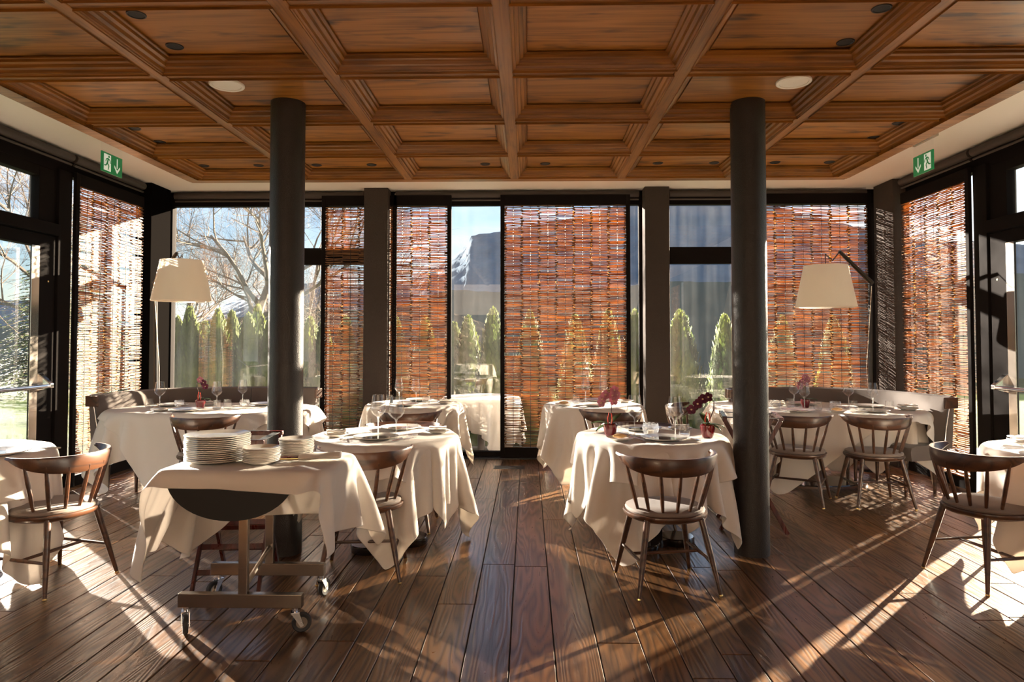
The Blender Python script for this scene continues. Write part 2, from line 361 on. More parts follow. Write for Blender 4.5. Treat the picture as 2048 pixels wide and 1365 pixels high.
# side walls
def side(nm, X, s, wn, dn):
    w = root(nm); b = MB()
    o = X + s * .05
    xs = sorted((X - s * .02, X + s * .07))
    def B(y0, y1, z0, z1, t=0): b.b2((xs[0] - (t if s > 0 else 0), y0, z0), (xs[1] + (t if s < 0 else 0), y1, z1))
    B(YBK, YB, 2.97, ZS); B(YBK, YB, 0, .06)
    for y0, y1 in ((6.24, 6.42), (4.9, 5.02), (3.42, 3.62)): B(y0, y1, 0, 3.0, .03)
    solid = MB(); x2 = sorted((X - s * .03, X + s * .12)); solid.b2((x2[0], -1.95, 0), (x2[1], 2.3, ZS)); solid.b2((x2[0], YBK, 0), (x2[1], -3.3, ZS)); solid.build('light_block_panel', 'dark_panel', w)  # unseen solid stretches added to keep out sun and sky bounce
    # transom above the door with ledge
    B(5.02, 6.24, 2.36, 2.47, .05)
    b.build('window_frame', 'black_frame', w, bevel=.004)
    g = MB()
    gx = sorted((X + s * .03, X + s * .038))
    g.b2((gx[0], 6.42, .05), (gx[1], YB, 2.98)); struct(g.build(f'window_{wn}', 'pane_glass'))
    g = MB().b2((gx[0], 5.02, 2.47), (gx[1], 6.24, 2.98)); struct(g.build(f'window_{wn+1}', 'pane_glass'))
    g = MB().b2((gx[0], YBK, .05), (gx[1], 4.96, 2.98)); struct(g.build(f'window_{wn+2}', 'pane_glass'))
    # top window inner frame
    t = MB(); t.b2((xs[0], 6.02, 2.47), (xs[1], 6.24, 2.97)); t.b2((xs[0], 5.02, 2.88), (xs[1], 6.02, 2.97)); t.build('transom_frame', 'black_frame', w, bevel=.004)
    # door leaf
    d = struct(bpy.data.objects.new(f'door_{dn}', None)); COL.objects.link(d)
    m = MB(); dx = sorted((X - s * .03, X + s * .05))
    m.b2((dx[0], 6.02, .02), (dx[1], 6.23, 2.35)); m.b2((dx[0], 5.03, .02), (dx[1], 5.13, 2.35)); m.b2((dx[0], 5.13, 2.24), (dx[1], 6.02, 2.35)); m.b2((dx[0], 5.13, .02), (dx[1], 6.02, .14))
    m.build('door_frame', 'black_frame', d, bevel=.005)
    m = MB().b2((X - s * .036, 5.925, .14), (X - s * .03, 6.02, 2.24)); m.build('glazing_bead', 'steel', d)
    MB().b2((gx[0], 5.13, .12), (gx[1], 6.02, 2.26)).build('glass_pane', 'pane_glass', d)
    # push bar
    m = MB(); m.tube([(X - s * .13, 6.06, .98), (X - s * .13, 5.12, .98)], .019, 10); m.build('push_bar', 'chrome', d, smooth=True)
    m = MB(); m.add([(X - s * .03, 6.02, 1.10), (X - s * .03, 6.09, 1.10), (X - s * .03, 6.09, .93), (X - s * .03, 6.02, .93), (X - s * .15, 6.03, .965), (X - s * .15, 6.08, .965), (X - s * .15, 6.08, 1.0), (X - s * .15, 6.03, 1.0)],
                    [(0, 1, 2, 3), (4, 5, 6, 7), (0, 1, 6, 7), (3, 2, 5, 4), (0, 3, 4, 7), (1, 2, 5, 6)]); m.build('push_bar_bracket', 'chrome', d, bevel=.006)
    m = MB().cyl((0, 0, 0), .008, .004, 10); q = m.build('lock_indicator', 'gold_dot', d); q.rotation_euler = (0, -s * PI / 2, 0); q.location = (X - s * .03, 6.14, 1.93)
    return w
side('wall_left', XL, -1, 2, 1); side('wall_right', XR, 1, 5, 2)
rw = struct(MB().b2((XL - .1, YBK - .15, 0), (XR + .1, YBK, ZS)).build('wall_rear', 'plaster'))
# roller blind boxes under the soffit
def blind(a, b, label):
    t = thing('roller_blind', label, 'blind'); a = Vector(a); b = Vector(b)
    MB().tube([a, b], .042, 14).build('cassette', 'blind_brown', t, smooth=True)
    d = (b - a).normalized()
    m = MB().tube([a + d * .001 - Vector((0, 0, .065)), b - d * .001 - Vector((0, 0, .065))], .012, 8); m.build('bottom_rail', 'blind_brown', t, smooth=True)
    m = MB().tube([a - d * .012, a], .02, 10); m.build('bracket', 'steel', t, smooth=True)
ZB = 3.125
blind((-4.24, 8.08, ZB), (-1.95, 8.08, ZB), 'dark roller blind cassette above the big left window with the bare trees')
blind((-1.57, 8.08, ZB), (1.32, 8.08, ZB), 'dark roller blind cassette along the middle window, between the two brown wall pillars')
blind((1.68, 8.08, ZB), (3.98, 8.08, ZB), 'dark roller blind cassette above the right rear window with the white lamp shade')
for s, X, w in ((-1, XL, 'left'), (1, XR, 'right')):
    blind((X - s * .09, 7.55, ZB), (X - s * .09, 6.38, ZB), f'short dark roller blind above the woven screen on the {w} side wall')
    blind((X - s * .09, 6.34, ZB), (X - s * .09, 5.0, ZB), f'dark roller blind above the glazed exit door on the {w} side wall')

# ------------------------------------------------------------------ woven willow screens
def wicker(label, length, z0, z1, loc, rz, frame=(1, 1, 1, 1), bay=.215, seed=1, group=None):
    """local x along the screen, front towards -y"""
    r = random.Random(seed); t = thing('willow_screen', label, 'screen', loc, rz, 'woven willow screens on the window walls')
    fw = .05; fd = .035
    if frame[0]: MB().b2((-fw, -fd / 2, z0 - .12), (0, fd / 2, z1 + .12)).build('frame_stile', 'black_frame', t, bevel=.003)
    if frame[1]: MB().b2((length, -fd / 2, z0 - .12), (length + fw, fd / 2, z1 + .12)).build('frame_stile', 'black_frame', t, bevel=.003)
    if frame[2]: MB().b2((0, -fd / 2, z1), (length, fd / 2, z1 + .12)).build('frame_rail', 'black_frame', t, bevel=.003)
    if frame[3]: MB().b2((0, -fd / 2, z0 - .12), (length, fd / 2, z0)).build('frame_rail', 'black_frame', t, bevel=.003)
    nb = max(1, round(length / bay)); bw = length / nb
    def rod(V, F, x0, x1, z, rad, ya, yb, ym):
        n = 4; pts = [(x0, ya, z + r.uniform(-.003, .003)), ((x0 + x1) / 2, ym, z + r.uniform(-.0025, .0025)), (x1, yb, z + r.uniform(-.003, .003))]
        o = len(V); rr = (rad * .9, rad, rad * r.uniform(.7, .95))
        for (px, py, pz), q in zip(pts, rr):
            for k in range(n):
                w = 2 * PI * (k + .5) / n; V.append((px, py + math.cos(w) * q * 1.1, pz + math.sin(w) * q * 1.05))
        for i in range(2):
            for k in range(n): F.append((o + i * n + k, o + i * n + (k + 1) % n, o + (i + 1) * n + (k + 1) % n, o + (i + 1) * n + k))
    V = []; F = []; V2 = []; F2 = []
    z = z0 + .006; row = 0
    off = [r.uniform(-.004, .004) for _ in range(nb)]
    while z < z1 - .004:
        sgn = 1 if row % 2 else -1
        thick = r.uniform(.0058, .0088)
        for b in range(nb):
            s2 = sgn if b % 2 else -sgn
            if r.random() > .03:
                rod(V, F, b * bw - r.uniform(-.004, .012) * (b > 0), (b + 1) * bw + r.uniform(-.004, .012) * (b < nb - 1), z + off[b] + r.uniform(-.0022, .0022), thick * r.uniform(.8, 1.1), .006 * s2, .006 * s2, -.005 * s2)
        for b in range(0, nb + 1):
            if r.random() < .8:
                xx = min(length - .010, max(.010, b * bw)) + r.uniform(-.009, .009); w = r.uniform(.007, .020)
                rod(V2, F2, max(0, xx - w), min(length, xx + w), z + r.uniform(.000, .009), .0078, -.006 * sgn, -.006 * sgn, -.014 * sgn)
        z += r.uniform(.0145, .0195); row += 1
    m = MB(); m.v = V; m.f = F; m.build('willow_rods', 'willow', t, kind='stuff')
    m = MB(); m.v = V2; m.f = F2; m.build('knots', 'willow_knot', t, kind='stuff')
    wire = None
    for k in range(nb):
        xx = (k + .5) * bw
        if wire is None: wire = MB().tube([(0, 0, z0), (0, 0, z1)], .0028, 5).build('wire', 'black_metal', t); q = wire
        else: q = wire.copy(); COL.objects.link(q)
        q.location = (xx, -.016, 0)
        if k % 2 == 0:
            pass
    return t
YS = 8.045
wicker('narrow woven willow screen left of the left wall pillar, beside the clear window', .80, .13, 2.99, (-2.40, YS, 0), 0, (1, 1, 1, 1), seed=11)
wicker('woven willow screen just right of the left wall pillar, behind the rear left table', .64, .13, 2.99, (-1.59, YS, 0), 0, (0, 1, 1, 1), seed=12)
wicker('widest willow screen, glowing orange, in the middle of the rear window wall', 1.43, .13, 2.99, (-.27, YS, 0), 0, (1, 1, 1, 1), seed=13)
wicker('woven willow screen behind the right hand white lamp shade on the rear wall', 1.28, .13, 2.99, (2.69, YS, 0), 0, (1, 1, 1, 1), seed=14)
wicker('willow screen on the left side wall with a bright patch of sun on it', 1.10, .10, 2.88, (XL + .09, 6.45, 0), PI / 2, (1, 0, 1, 1), seed=15)
wicker('willow screen on the right side wall beside the exit door, lit through by the sun', 1.10, .10, 2.88, (XR - .09, 6.45, 0), PI / 2, (1, 0, 1, 1), seed=16)
wicker('willow screen on the right side wall behind the viewer, seen mirrored in the glass', 1.2, .10, 2.88, (XR - .09, -3.25, 0), PI / 2, (1, 1, 1, 1), seed=17)
wicker('willow screen on the left side wall behind the viewer, left side of the back room', 1.2, .10, 2.88, (XL + .09, -3.25, 0), PI / 2, (1, 1, 1, 1), seed=18)

# ------------------------------------------------------------------ columns
def column(x, y, label):
    o = MB().lathe([(.112, 0), (.112, 3.0)], 48).build('column', 'column_brown', smooth=True); o.location = (x, y, 0); tag(o, label, 'column')
column(-1.60, 4.49, 'round dark brown column standing beside the rear of the plate trolley')
column(1.47, 4.55, 'round dark brown column standing right of the front table with two orchids')

# ------------------------------------------------------------------ ceiling fittings
DL = [(-1.90, 3.23), (-1.90, 3.59), (-2.94, 5.0), (-2.94, 5.35), (-2.94, 6.10), (-2.44, 6.10), (-1.91, 6.10), (-1.41, 6.10), (-.38, 6.10), (.16, 6.10), (1.17, 6.10), (1.67, 6.10), (2.21, 6.10), (2.69, 6.10), (2.71, 5.36), (2.71, 5.0), (1.69, 3.62), (1.69, 3.25), (1.70, 5.0), (-.38, 5.0)]
DLL = ['at the very top left, in the front left coffer', 'in the front left coffer, nearest the left white loudspeaker', 'at the far left, second last row, nearer the viewer', 'at the far left, second last row, nearer the windows',
       'in the last row in the leftmost coffer', 'in the last row just behind the left column', 'in the last row, third from the left corner', 'in the last row, fourth from the left corner', 'in the last row just left of the middle rib',
       'in the last row just right of the middle rib', 'in the last row just left of the right column top', 'in the last row beside the right column', 'in the last row just right of the right column', 'in the last row nearest the right corner',
       'at the far right, second last row, nearer the windows', 'at the far right, second last row, nearer the viewer', 'in the front right coffer, nearest the right white loudspeaker', 'at the top right, nearer one in the front right coffer', 'half hidden behind the right column', 'in']
d0 = None
for (x, y), l in list(zip(DL, DLL))[:19]:
    lab = 'small round black recessed spotlight ' + l
    if d0 is None:
        d0 = thing('ceiling_spotlight', lab, 'spotlight', (x, y, ZP), 0, 'recessed black spotlights in the coffered ceiling')
        MB().lathe([(.046, .0), (.044, -.005), (.039, -.005), (.036, -.001)], 24).build('trim_ring', 'black_metal', d0, smooth=True)
        MB().lathe([(.0385, -.0015), (.001, -.0015)], 24).build('reflector', 'black_panel', d0)
    else: dup(d0, (x, y, ZP), label=lab)
for x, y, l in ((-1.86, 4.14, 'round white ceiling loudspeaker left of the left column top'), (1.63, 4.17, 'round white ceiling loudspeaker right of the right column top')):
    t = thing('ceiling_loudspeaker', l, 'loudspeaker', (x, y, ZP))
    MB().lathe([(.104, 0), (.104, -.010), (.098, -.014), (.085, -.012), (.083, -.006)], 40).build('rim', 'speaker_white', t, smooth=True)
    MB().lathe([(.084, -.007), (.05, -.010), (.001, -.011)], 32).build('grille', 'speaker_white', t, smooth=True)

def exit_sign(X, s, y0, label):
    """flat sign whose faces look along x; near end is at the smaller y"""
    t = thing('exit_sign', label, 'sign', (X, y0, 2.955))
    w, h = .30, .175
    MB().b2((-.006, 0, -h / 2), (.006, w, h / 2)).build('sign_panel', 'sign_green', t, bevel=.002)
    MB().b2((-.004, .0, h / 2), (.004, w, ZS - 2.955 - .03)).build('hanger_pane', 'drinking_glass', t)
    MB().b2((-.03, -.03, ZS - 2.955 - .03), (.03, w + .03, ZS - 2.955)).build('ceiling_plate', 'steel', t)
    face = -s * .0075
    def poly(pts, name, m, dx=0):   # pts (y,z)
        v = [(face + dx, a, b) for a, b in pts] + [(face + dx - .001 * -s, a, b) for a, b in pts]; n = len(pts)
        MBx = MB().add(v, [tuple(range(n)), tuple(range(n, 2 * n))[::-1]] + [(i, (i + 1) % n, n + (i + 1) % n, n + i) for i in range(n)]); return MBx
    dn = MB()
    # white doorway field behind the runner (near half)
    dn = poly([(.028, -.072), (.128, -.072), (.128, .072), (.028, .072)], '', ''); dn.build('doorway', 'sign_white', t)
    k = -s * .0012
    rn = MB()
    def seg(a, b, w0, w1):
        a = Vector((a[0], a[1])); b = Vector((b[0], b[1])); d = (b - a).normalized(); nn = Vector((-d.y, d.x))
        q = poly([tuple(a + nn * w0), tuple(b + nn * w1), tuple(b - nn * w1), tuple(a - nn * w0)], '', '', k); rn.add(q.v, q.f)
    hd = poly([(.098 + .011 * math.cos(u * PI / 5), .056 + .011 * math.sin(u * PI / 5)) for u in range(10)], '', '', k); rn.add(hd.v, hd.f)
    seg((.090, .040), (.074, -.005), .009, .009); seg((.074, -.003), (.098, -.025), .008, .006); seg((.098, -.025), (.088, -.062), .006, .005)
    seg((.074, -.005), (.055, -.028), .008, .006); seg((.055, -.028), (.032, -.030), .006, .005)
    seg((.090, .040), (.062, .030), .006, .005); seg((.062, .030), (.052, .006), .005, .004); seg((.092, .036), (.116, .022), .006, .004); seg((.116, .022), (.122, .0), .004, .004)
    rn.build('running_figure', 'sign_green', t)
    ar = MB()
    q = poly([(.214, .066), (.228, .066), (.228, -.02), (.214, -.02)], '', ''); ar.add(q.v, q.f)
    q = poly([(.180, .002), (.180, -.018), (.221, -.068), (.221, -.040)], '', ''); ar.add(q.v, q.f)
    q = poly([(.262, .002), (.262, -.018), (.221, -.068), (.221, -.040)], '', ''); ar.add(q.v, q.f)
    ar.build('arrow', 'sign_white', t)
exit_sign(-3.70, -1, 5.80, 'green exit sign with running figure, hanging at the left side of the ceiling')
exit_sign(3.50, 1, 5.92, 'green exit sign with arrow and running figure, hanging at the right side of the ceiling')
g = thing('floor_grille', 'small dark ventilation grille let into the floor before the middle window', 'grille', (-.20, 7.49, .0))
MB().b2((-.17, -.09, -.004), (.17, -.078, .004)).b2((-.17, .078, -.004), (.17, .09, .004)).b2((-.17, -.078, -.004), (-.158, .078, .004)).b2((.158, -.078, -.004), (.17, .078, .004)).build('grille_frame', 'grille_dark', g)
s0 = None
for k in range(10):
    if s0 is None: s0 = MB().b2((-.158, -.004, -.004), (.158, .003, .003)).build('slat', 'grille_dark', g); q = s0
    else: q = s0.copy(); COL.objects.link(q)
    q.location = (0, -.070 + k * .0155, 0)

# ------------------------------------------------------------------ chairs
def make_chair(label):
    t = thing('windsor_chair', label, 'chair', (0, 0, 0), 0)
    # seat: shallow wooden dish, front at +y
    def outline(sc, n=36):
        p = []
        for k in range(n):
            w = 2 * PI * k / n; c, s = math.cos(w), math.sin(w)
            e = .78 if s > 0 else .95
            p.append((.235 * sc * math.copysign(abs(c) ** e, c), .215 * sc * math.copysign(abs(s) ** e, s)))
        return p
    def slab(levels):
        m = MB(); n = 36; v = []
        for sc, z in levels: v += [(x, y, z) for x, y in outline(sc, n)]
        f = [(i * n + k, i * n + (k + 1) % n, (i + 1) * n + (k + 1) % n, (i + 1) * n + k) for i in range(len(levels) - 1) for k in range(n)]
        f += [tuple(range(n))[::-1], tuple((len(levels) - 1) * n + k for k in range(n))]; return m.add(v, f)
    slab([(.86, .385), (.97, .398), (1.0, .412), (.99, .422), (.95, .426)]).build('seat', 'walnut', t, smooth=True)
    slab([(.93, .424), (.95, .434), (.93, .446), (.84, .456), (.55, .461), (.2, .462)]).build('seat_cushion', 'taupe_fabric', t, smooth=True)
    # crest rail: bow around the back
    n = 28; V = []; m = MB()
    for k in range(n + 1):
        u = -1 + 2 * k / n; a = u * R(93); rx, ry = .283, .25
        cx, cy = rx * math.sin(a), -.005 - ry * math.cos(a)
        nx, ny = math.sin(a) / rx, -math.cos(a) / ry; q = math.hypot(nx, ny); nx /= q; ny /= q
        hgt = .100 * (1 - abs(u) ** 2.6 * .80); th = .0125 * (1 - .35 * abs(u) ** 4)
        zt = .752 + .008 * abs(u) ** 2; tilt = .012
        for dz, dn in ((0, -th * .6), (0, th * .6), (-.012, th), (-hgt + .01, th - tilt), (-hgt, th * .5 - tilt), (-hgt, -th * .5 - tilt), (-hgt + .01, -th - tilt), (-.012, -th)):
            V.append((cx + nx * dn, cy + ny * dn, zt + dz))
    F = [(k * 8 + i, k * 8 + (i + 1) % 8, (k + 1) * 8 + (i + 1) % 8, (k + 1) * 8 + i) for k in range(n) for i in range(8)] + [tuple(range(8)), tuple(n * 8 + i for i in range(8))[::-1]]
    m.add(V, F).build('crest_rail', 'walnut', t, smooth=True)
    for k in range(7):
        u = -1 + 2 * k / 6; a0 = u * R(66); a1 = u * R(70)
        p0 = Vector((.195 * math.sin(a0), .0 - .178 * math.cos(a0), .418)); p1 = Vector((.278 * math.sin(a1), -.01 - .245 * math.cos(a1), .69 + .03 * abs(u) ** 2))
        MB().tube([p0, p0.lerp(p1, .35), p0.lerp(p1, .65), p1], [.0075, .0115, .0115, .0075], 8).build('spindle', 'walnut', t, smooth=True)
    lg = {}
    for sx in (-1, 1):
        for sy in (-1, 1):
            a = Vector((.155 * sx, .14 * sy, .40)); b = Vector((.232 * sx, .222 * sy, 0)); lg[sx, sy] = (a, b)
            o = MB().tube([a, a.lerp(b, .5), b + (a - b) * .02], [.0185, .0165, .0105], 10).build('leg', 'walnut', t, smooth=True)
            MB().tube([b + (a - b) * .02, b + (a - b) * .001], [.0115, .0115], 8).build('foot_cap', 'gold_dot', o)
    P = lambda sx, sy, u: lg[sx, sy][0].lerp(lg[sx, sy][1], u)
    for sx in (-1, 1): MB().tube([P(sx, -1, .55), P(sx, -1, .55).lerp(P(sx, 1, .55), .5), P(sx, 1, .55)], [.008, .0105, .008], 8).build('side_stretcher', 'walnut', t, smooth=True)
    c0 = P(-1, -1, .55).lerp(P(-1, 1, .55), .5); c1 = P(1, -1, .55).lerp(P(1, 1, .55), .5)
    MB().tube([c0, c0.lerp(c1, .5), c1], [.008, .0105, .008], 8).build('cross_stretcher', 'walnut', t, smooth=True)
    return t
CH = [(.79, 3.97, 9, 'dark walnut spindle chair with its back to the viewer, at the near right table'),
      (-.985, 4.13, 6, 'dark walnut spindle chair between the plate trolley and the near left table'),
      (-2.74, 3.92, 75, 'walnut spindle chair at the far left of the picture, turned towards the left edge table'),
      (2.68, 4.09, -79, 'walnut spindle chair at the far right of the picture, standing in the bright sun patch'),
      (2.35, 6.03, -30, 'left one of two walnut spindle chairs at the long table by the right bench'),
      (2.96, 5.93, -3, 'right one of two walnut spindle chairs at the long table by the right bench'),
      (-2.74, 5.80, 10, 'walnut spindle chair behind the stack of large plates, at the long left table'),
      (-1.06, 6.18, -4, 'walnut spindle chair before the rear left round table, seen past two wine glasses'),
      (.76, 6.30, 3, 'walnut spindle chair before the rear right round table, behind the left orchid'),
      (.83, 5.15, 180, 'walnut spindle chair on the far side of the near right table, facing the viewer'),
      (-.94, 5.15, 180, 'walnut spindle chair on the far side of the near left table, facing the viewer'),
      (1.62, 6.75, -95, 'walnut spindle chair at the left end of the long right table, beside the column')]
ch0 = None
for x, y, a, l in CH:
    if ch0 is None: ch0 = make_chair(l); ch0.location = (x, y, 0); ch0.rotation_euler = (0, 0, R(a)); ch0['group'] = 'walnut spindle chairs around the dining tables'
    else: dup(ch0, (x, y, 0), R(a), l)

# ------------------------------------------------------------------ cloth drape solver
def drape(sd_fn, ztop, hx, hy, rot=0, off=(0, 0), cell=.032, steps=170, iters=10, seed=0, zmin=.012):
    """square cloth hx*hy half sizes dropped over a table top; sd_fn(xy)->(signed distance, outward normal)"""
    nx = int(round(2 * hx / cell)) + 1; ny = int(round(2 * hy / cell)) + 1
    nx += nx % 2; ny += ny % 2
    dx = 2 * hx / (nx - 1); dy = 2 * hy / (ny - 1); rg = np.random.RandomState(seed)
    U, Vv = np.meshgrid(np.linspace(-hx, hx, nx), np.linspace(-hy, hy, ny), indexing='ij')
    c, s = math.cos(rot), math.sin(rot)
    Pn = np.stack([off[0] + c * U - s * Vv, off[1] + s * U + c * Vv, np.full_like(U, ztop + .004)], -1)
    Pn[..., 2] += rg.rand(nx, ny) * .004
    Vel = np.zeros_like(Pn); dt = 1 / 60
    cons = []
    def C(a, b, rest, k): cons.append((a, b, rest, k))
    sl = slice
    for p in (0, 1):
        na = (nx - p) // 2; C((sl(p, p + 2 * na, 2), sl(None)), (sl(p + 1, p + 2 * na + 1, 2), sl(None)), dx, 1.)
        nb = (ny - p) // 2; C((sl(None), sl(p, p + 2 * nb, 2)), (sl(None), sl(p + 1, p + 2 * nb + 1, 2)), dy, 1.)
    dg = math.hypot(dx, dy)
    for p in (0, 1):
        na = (nx - p) // 2
        C((sl(p, p + 2 * na, 2), sl(0, -1)), (sl(p + 1, p + 2 * na + 1, 2), sl(1, None)), dg, .25)
        C((sl(p, p + 2 * na, 2), sl(1, None)), (sl(p + 1, p + 2 * na + 1, 2), sl(0, -1)), dg, .25)
    bend = []
    for p in range(4):
        ia = np.arange(p, nx - 2, 4); bend.append(((ia, sl(None)), (ia + 2, sl(None)), 2 * dx))
        ib = np.arange(p, ny - 2, 4); bend.append(((sl(None), ib), (sl(None), ib + 2), 2 * dy))
    def clean(t):
        A, B = t
        return A, B
    for st in range(steps):
        Vel[..., 2] -= (9.8 if st < steps * .55 else 1.2) * dt; Vel *= .975 if st < steps * .55 else .96
        old = Pn.copy(); Pn = Pn + Vel * dt
        for it in range(iters):
            for A, B, rest, k in cons:
                a = Pn[A]; b = Pn[B]
                n0 = min(a.shape[0], b.shape[0]); n1 = min(a.shape[1], b.shape[1]); a = a[:n0, :n1]; b = b[:n0, :n1]
                d = b - a; L = np.sqrt((d * d).sum(-1, keepdims=True)) + 1e-9; g = d * (.5 * k * (L - rest) / L)
                Pn[A][:n0, :n1] += g; Pn[B][:n0, :n1] -= g
            if it % 3 == 0:
                for A, B, rest in bend:
                    a = Pn[A]; b = Pn[B]; d = b - a; L = np.sqrt((d * d).sum(-1, keepdims=True)) + 1e-9
                    g = d * (.5 * .12 * np.minimum(L - rest, 0) / L); Pn[A] = a + g; Pn[B] = b - g
            z = Pn[..., 2]; sd, nrm = sd_fn(Pn[..., :2])
            ins = (sd < 0) & (z < ztop) & (z > ztop - .06); up = ins & ((ztop - z) < -sd); out = ins & ~up
            z[up] = ztop; Pn[..., :2][out] += nrm[out] * (-sd[out])[:, None]
            np.maximum(z, zmin, out=z)
        Vel = (Pn - old) / dt
        on = (Pn[..., 2] <= ztop + .002) & (sd_fn(Pn[..., :2])[0] < .0) & (Pn[..., 2] > ztop - .06)
        Vel[on, :2] *= .35
        sp = np.sqrt((Vel ** 2).sum(-1, keepdims=True)); Vel *= np.minimum(1, 3 / (sp + 1e-6))
    idx = np.arange(nx * ny).reshape(nx, ny)
    F = np.stack([idx[:-1, :-1], idx[1:, :-1], idx[1:, 1:], idx[:-1, 1:]], -1).reshape(-1, 4)
    return Pn.reshape(-1, 3), F
def sd_round(r, hl=0):
    def fn(p):
        q = p.copy(); q[..., 0] = q[..., 0] - np.clip(q[..., 0], -hl, hl)
        L = np.sqrt((q ** 2).sum(-1)) + 1e-9
        return L - r, q / L[..., None]
    return fn
def sd_box(hx, hy, r):
    def fn(p):
        q = p - np.stack([np.clip(p[..., 0], -hx + r, hx - r), np.clip(p[..., 1], -hy + r, hy - r)], -1)
        L = np.sqrt((q ** 2).sum(-1)); sd = L - r
        inn = L < 1e-6; ax = np.abs(p[..., 0]) - hx; ay = np.abs(p[..., 1]) - hy
        n = q / (L[..., None] + 1e-9); m = np.maximum(ax, ay); sd = np.where(inn, m, sd)
        nx = np.where(ax > ay, np.sign(p[..., 0]), 0); ny = np.where(ax > ay, 0, np.sign(p[..., 1]))
        n = np.where(inn[..., None], np.stack([nx, ny], -1), n)
        return sd, n
    return fn
def cloth_obj(VF, label, cat, loc, rz=0, name='tablecloth', group='white cloths on the tables', m='linen', thick=.0016):
    V, F = VF; me = bpy.data.meshes.new(name); me.from_pydata(V.tolist(), [], F.tolist()); me.materials.append(M(m)); me.shade_smooth()
    o = bpy.data.objects.new(name, me); COL.objects.link(o); o.location = loc; o.rotation_euler = (0, 0, rz)
    so = o.modifiers.new('s', 'SOLIDIFY'); so.thickness = thick; so.offset = 1
    sb = o.modifiers.new('u', 'SUBSURF'); sb.levels = 1; sb.render_levels = 1
    return tag(o, label, cat, group)
ZT = .738
def round_table(x, y, where, r=.495, base='trefoil', a=0):
    t = thing('dining_table', 'round dining table under white cloth, ' + where, 'table', (x, y, 0), R(a), 'round dining tables')
    MB().cyl((0, 0, ZT - .045), r - .025, .033, 48).build('tabletop', 'walnut', t, smooth=True)
    MB().b2((-.055, -.055, .04), (.055, .055, ZT - .045)).build('pedestal', 'lacquer_black', t, bevel=.006)
    for k in range(3):
        w = R(90 + 120 * k); MB().lathe([(.001, 0), (.112, 0), (.118, .008), (.118, .045), (.112, .052), (.001, .052)], 32, (.175 * math.cos(w), .175 * math.sin(w), 0)).build('base_lobe', 'lacquer_black', t, smooth=True)
    MB().lathe([(.001, .001), (.13, .001), (.13, .05), (.001, .05)], 24).build('base_hub', 'lacquer_black', t, smooth=True)
    return t
TB = {'T1': (.85, 4.76), 'T2': (-.98, 4.70), 'T3': (-1.17, 7.02), 'T4': (.67, 7.02), 'T7': (-3.36, 3.93), 'T8': (3.29, 4.15)}
WH = {'T1': 'the near right one with two red orchid pots', 'T2': 'the near left one right of the plate trolley', 'T3': 'the rear left one before the left wall pillar',
      'T4': 'the rear right one before the orange willow screen', 'T7': 'cut by the left edge of the picture', 'T8': 'cut by the right edge of the picture'}
rot = {'T1': 24, 'T2': 38, 'T3': 42, 'T4': 20, 'T7': 55, 'T8': 30}
for k, (x, y) in TB.items():
    round_table(x, y, WH[k], a={'T1': 30, 'T2': 35}.get(k, 0))
fnr = sd_round(.50)
A = drape(fnr, ZT, .84, .84, R(18), seed=1, off=(-.03, -.02)); B = drape(fnr, ZT, .83, .83, R(55), seed=2, off=(.03, -.02)); OV = drape(sd_round(.508), ZT + .003, .74, .74, R(60), seed=3); OV2 = drape(sd_round(.508), ZT + .003, .73, .73, R(12), seed=4, off=(.03, .02))
def put_cloth(vf, k, nm, label, rz=0): return cloth_obj(vf, label, 'tablecloth', (*TB[k], 0), R(rz), name=nm)
put_cloth(A, 'T1', 'tablecloth', 'long white under cloth hanging to the floor at the near table with two orchids')
put_cloth(OV, 'T1', 'overlay_cloth', 'white top cloth over the near table with two orchids')
put_cloth(B, 'T2', 'tablecloth', 'long white under cloth with pointed corners at the near left table beside the trolley')
put_cloth(OV2, 'T2', 'overlay_cloth', 'white top cloth over the near left table beside the trolley')
put_cloth(B, 'T3', 'tablecloth', 'white cloth on the rear left round table before the left wall pillar', 175)
put_cloth(A, 'T4', 'tablecloth', 'white cloth on the rear right round table before the orange screen', -8)
put_cloth(A, 'T7', 'tablecloth', 'long white under cloth on the table cut by the left edge', 110)
put_cloth(OV, 'T7', 'overlay_cloth', 'white top cloth on the table cut by the left edge', 95)
put_cloth(B, 'T8', 'tablecloth', 'white cloth on the table cut by the right edge', 10)
# long tables
def long_table(nm, x, y, hl, r, where, rz=0):
    t = thing('dining_table', 'long oval dining table under white cloth, ' + where, 'table', (x, y, 0), rz)
    n = 48; v = []
    for z in (ZT - .045, ZT - .012):
        for k in range(n):
            w = 2 * PI * k / n; v.append((math.copysign(hl, math.cos(w)) + (r - .025) * math.cos(w), (r - .025) * math.sin(w), z))
    MB().add(v, [tuple(range(n))[::-1], tuple(range(n, 2 * n))] + [(k, (k + 1) % n, n + (k + 1) % n, n + k) for k in range(n)]).build('tabletop', 'walnut', t)
    MB().cyl((0, 0, .03), .085, ZT - .07, 28).build('pedestal', 'walnut', t, smooth=True)
    MB().lathe([(.001, 0), (.50, 0), (.50, .022), (.001, .022)], 48, sy=.55).build('base_plate', 'walnut', t)
    MB().lathe([(.001, .022), (.485, .022), (.48, .03), (.001, .03)], 48, sy=.55).build('base_top', 'lacquer_black', t)
fl = sd_round(.54, .44)
LC = drape(fl, ZT, 1.36, .88, 0, seed=5, cell=.036, off=(0, -.02)); LO = drape(sd_round(.548, .44), ZT + .003, .98, .90, R(38), seed=6, cell=.036, off=(.02, 0))
LC2 = drape(fl, ZT, 1.32, .86, R(4), seed=8, cell=.036)
long_table('T5', -3.02, 6.52, .44, .54, 'at the left bench behind the trolley')
long_table('T6', 2.78, 6.74, .44, .54, 'at the right bench right of the column')
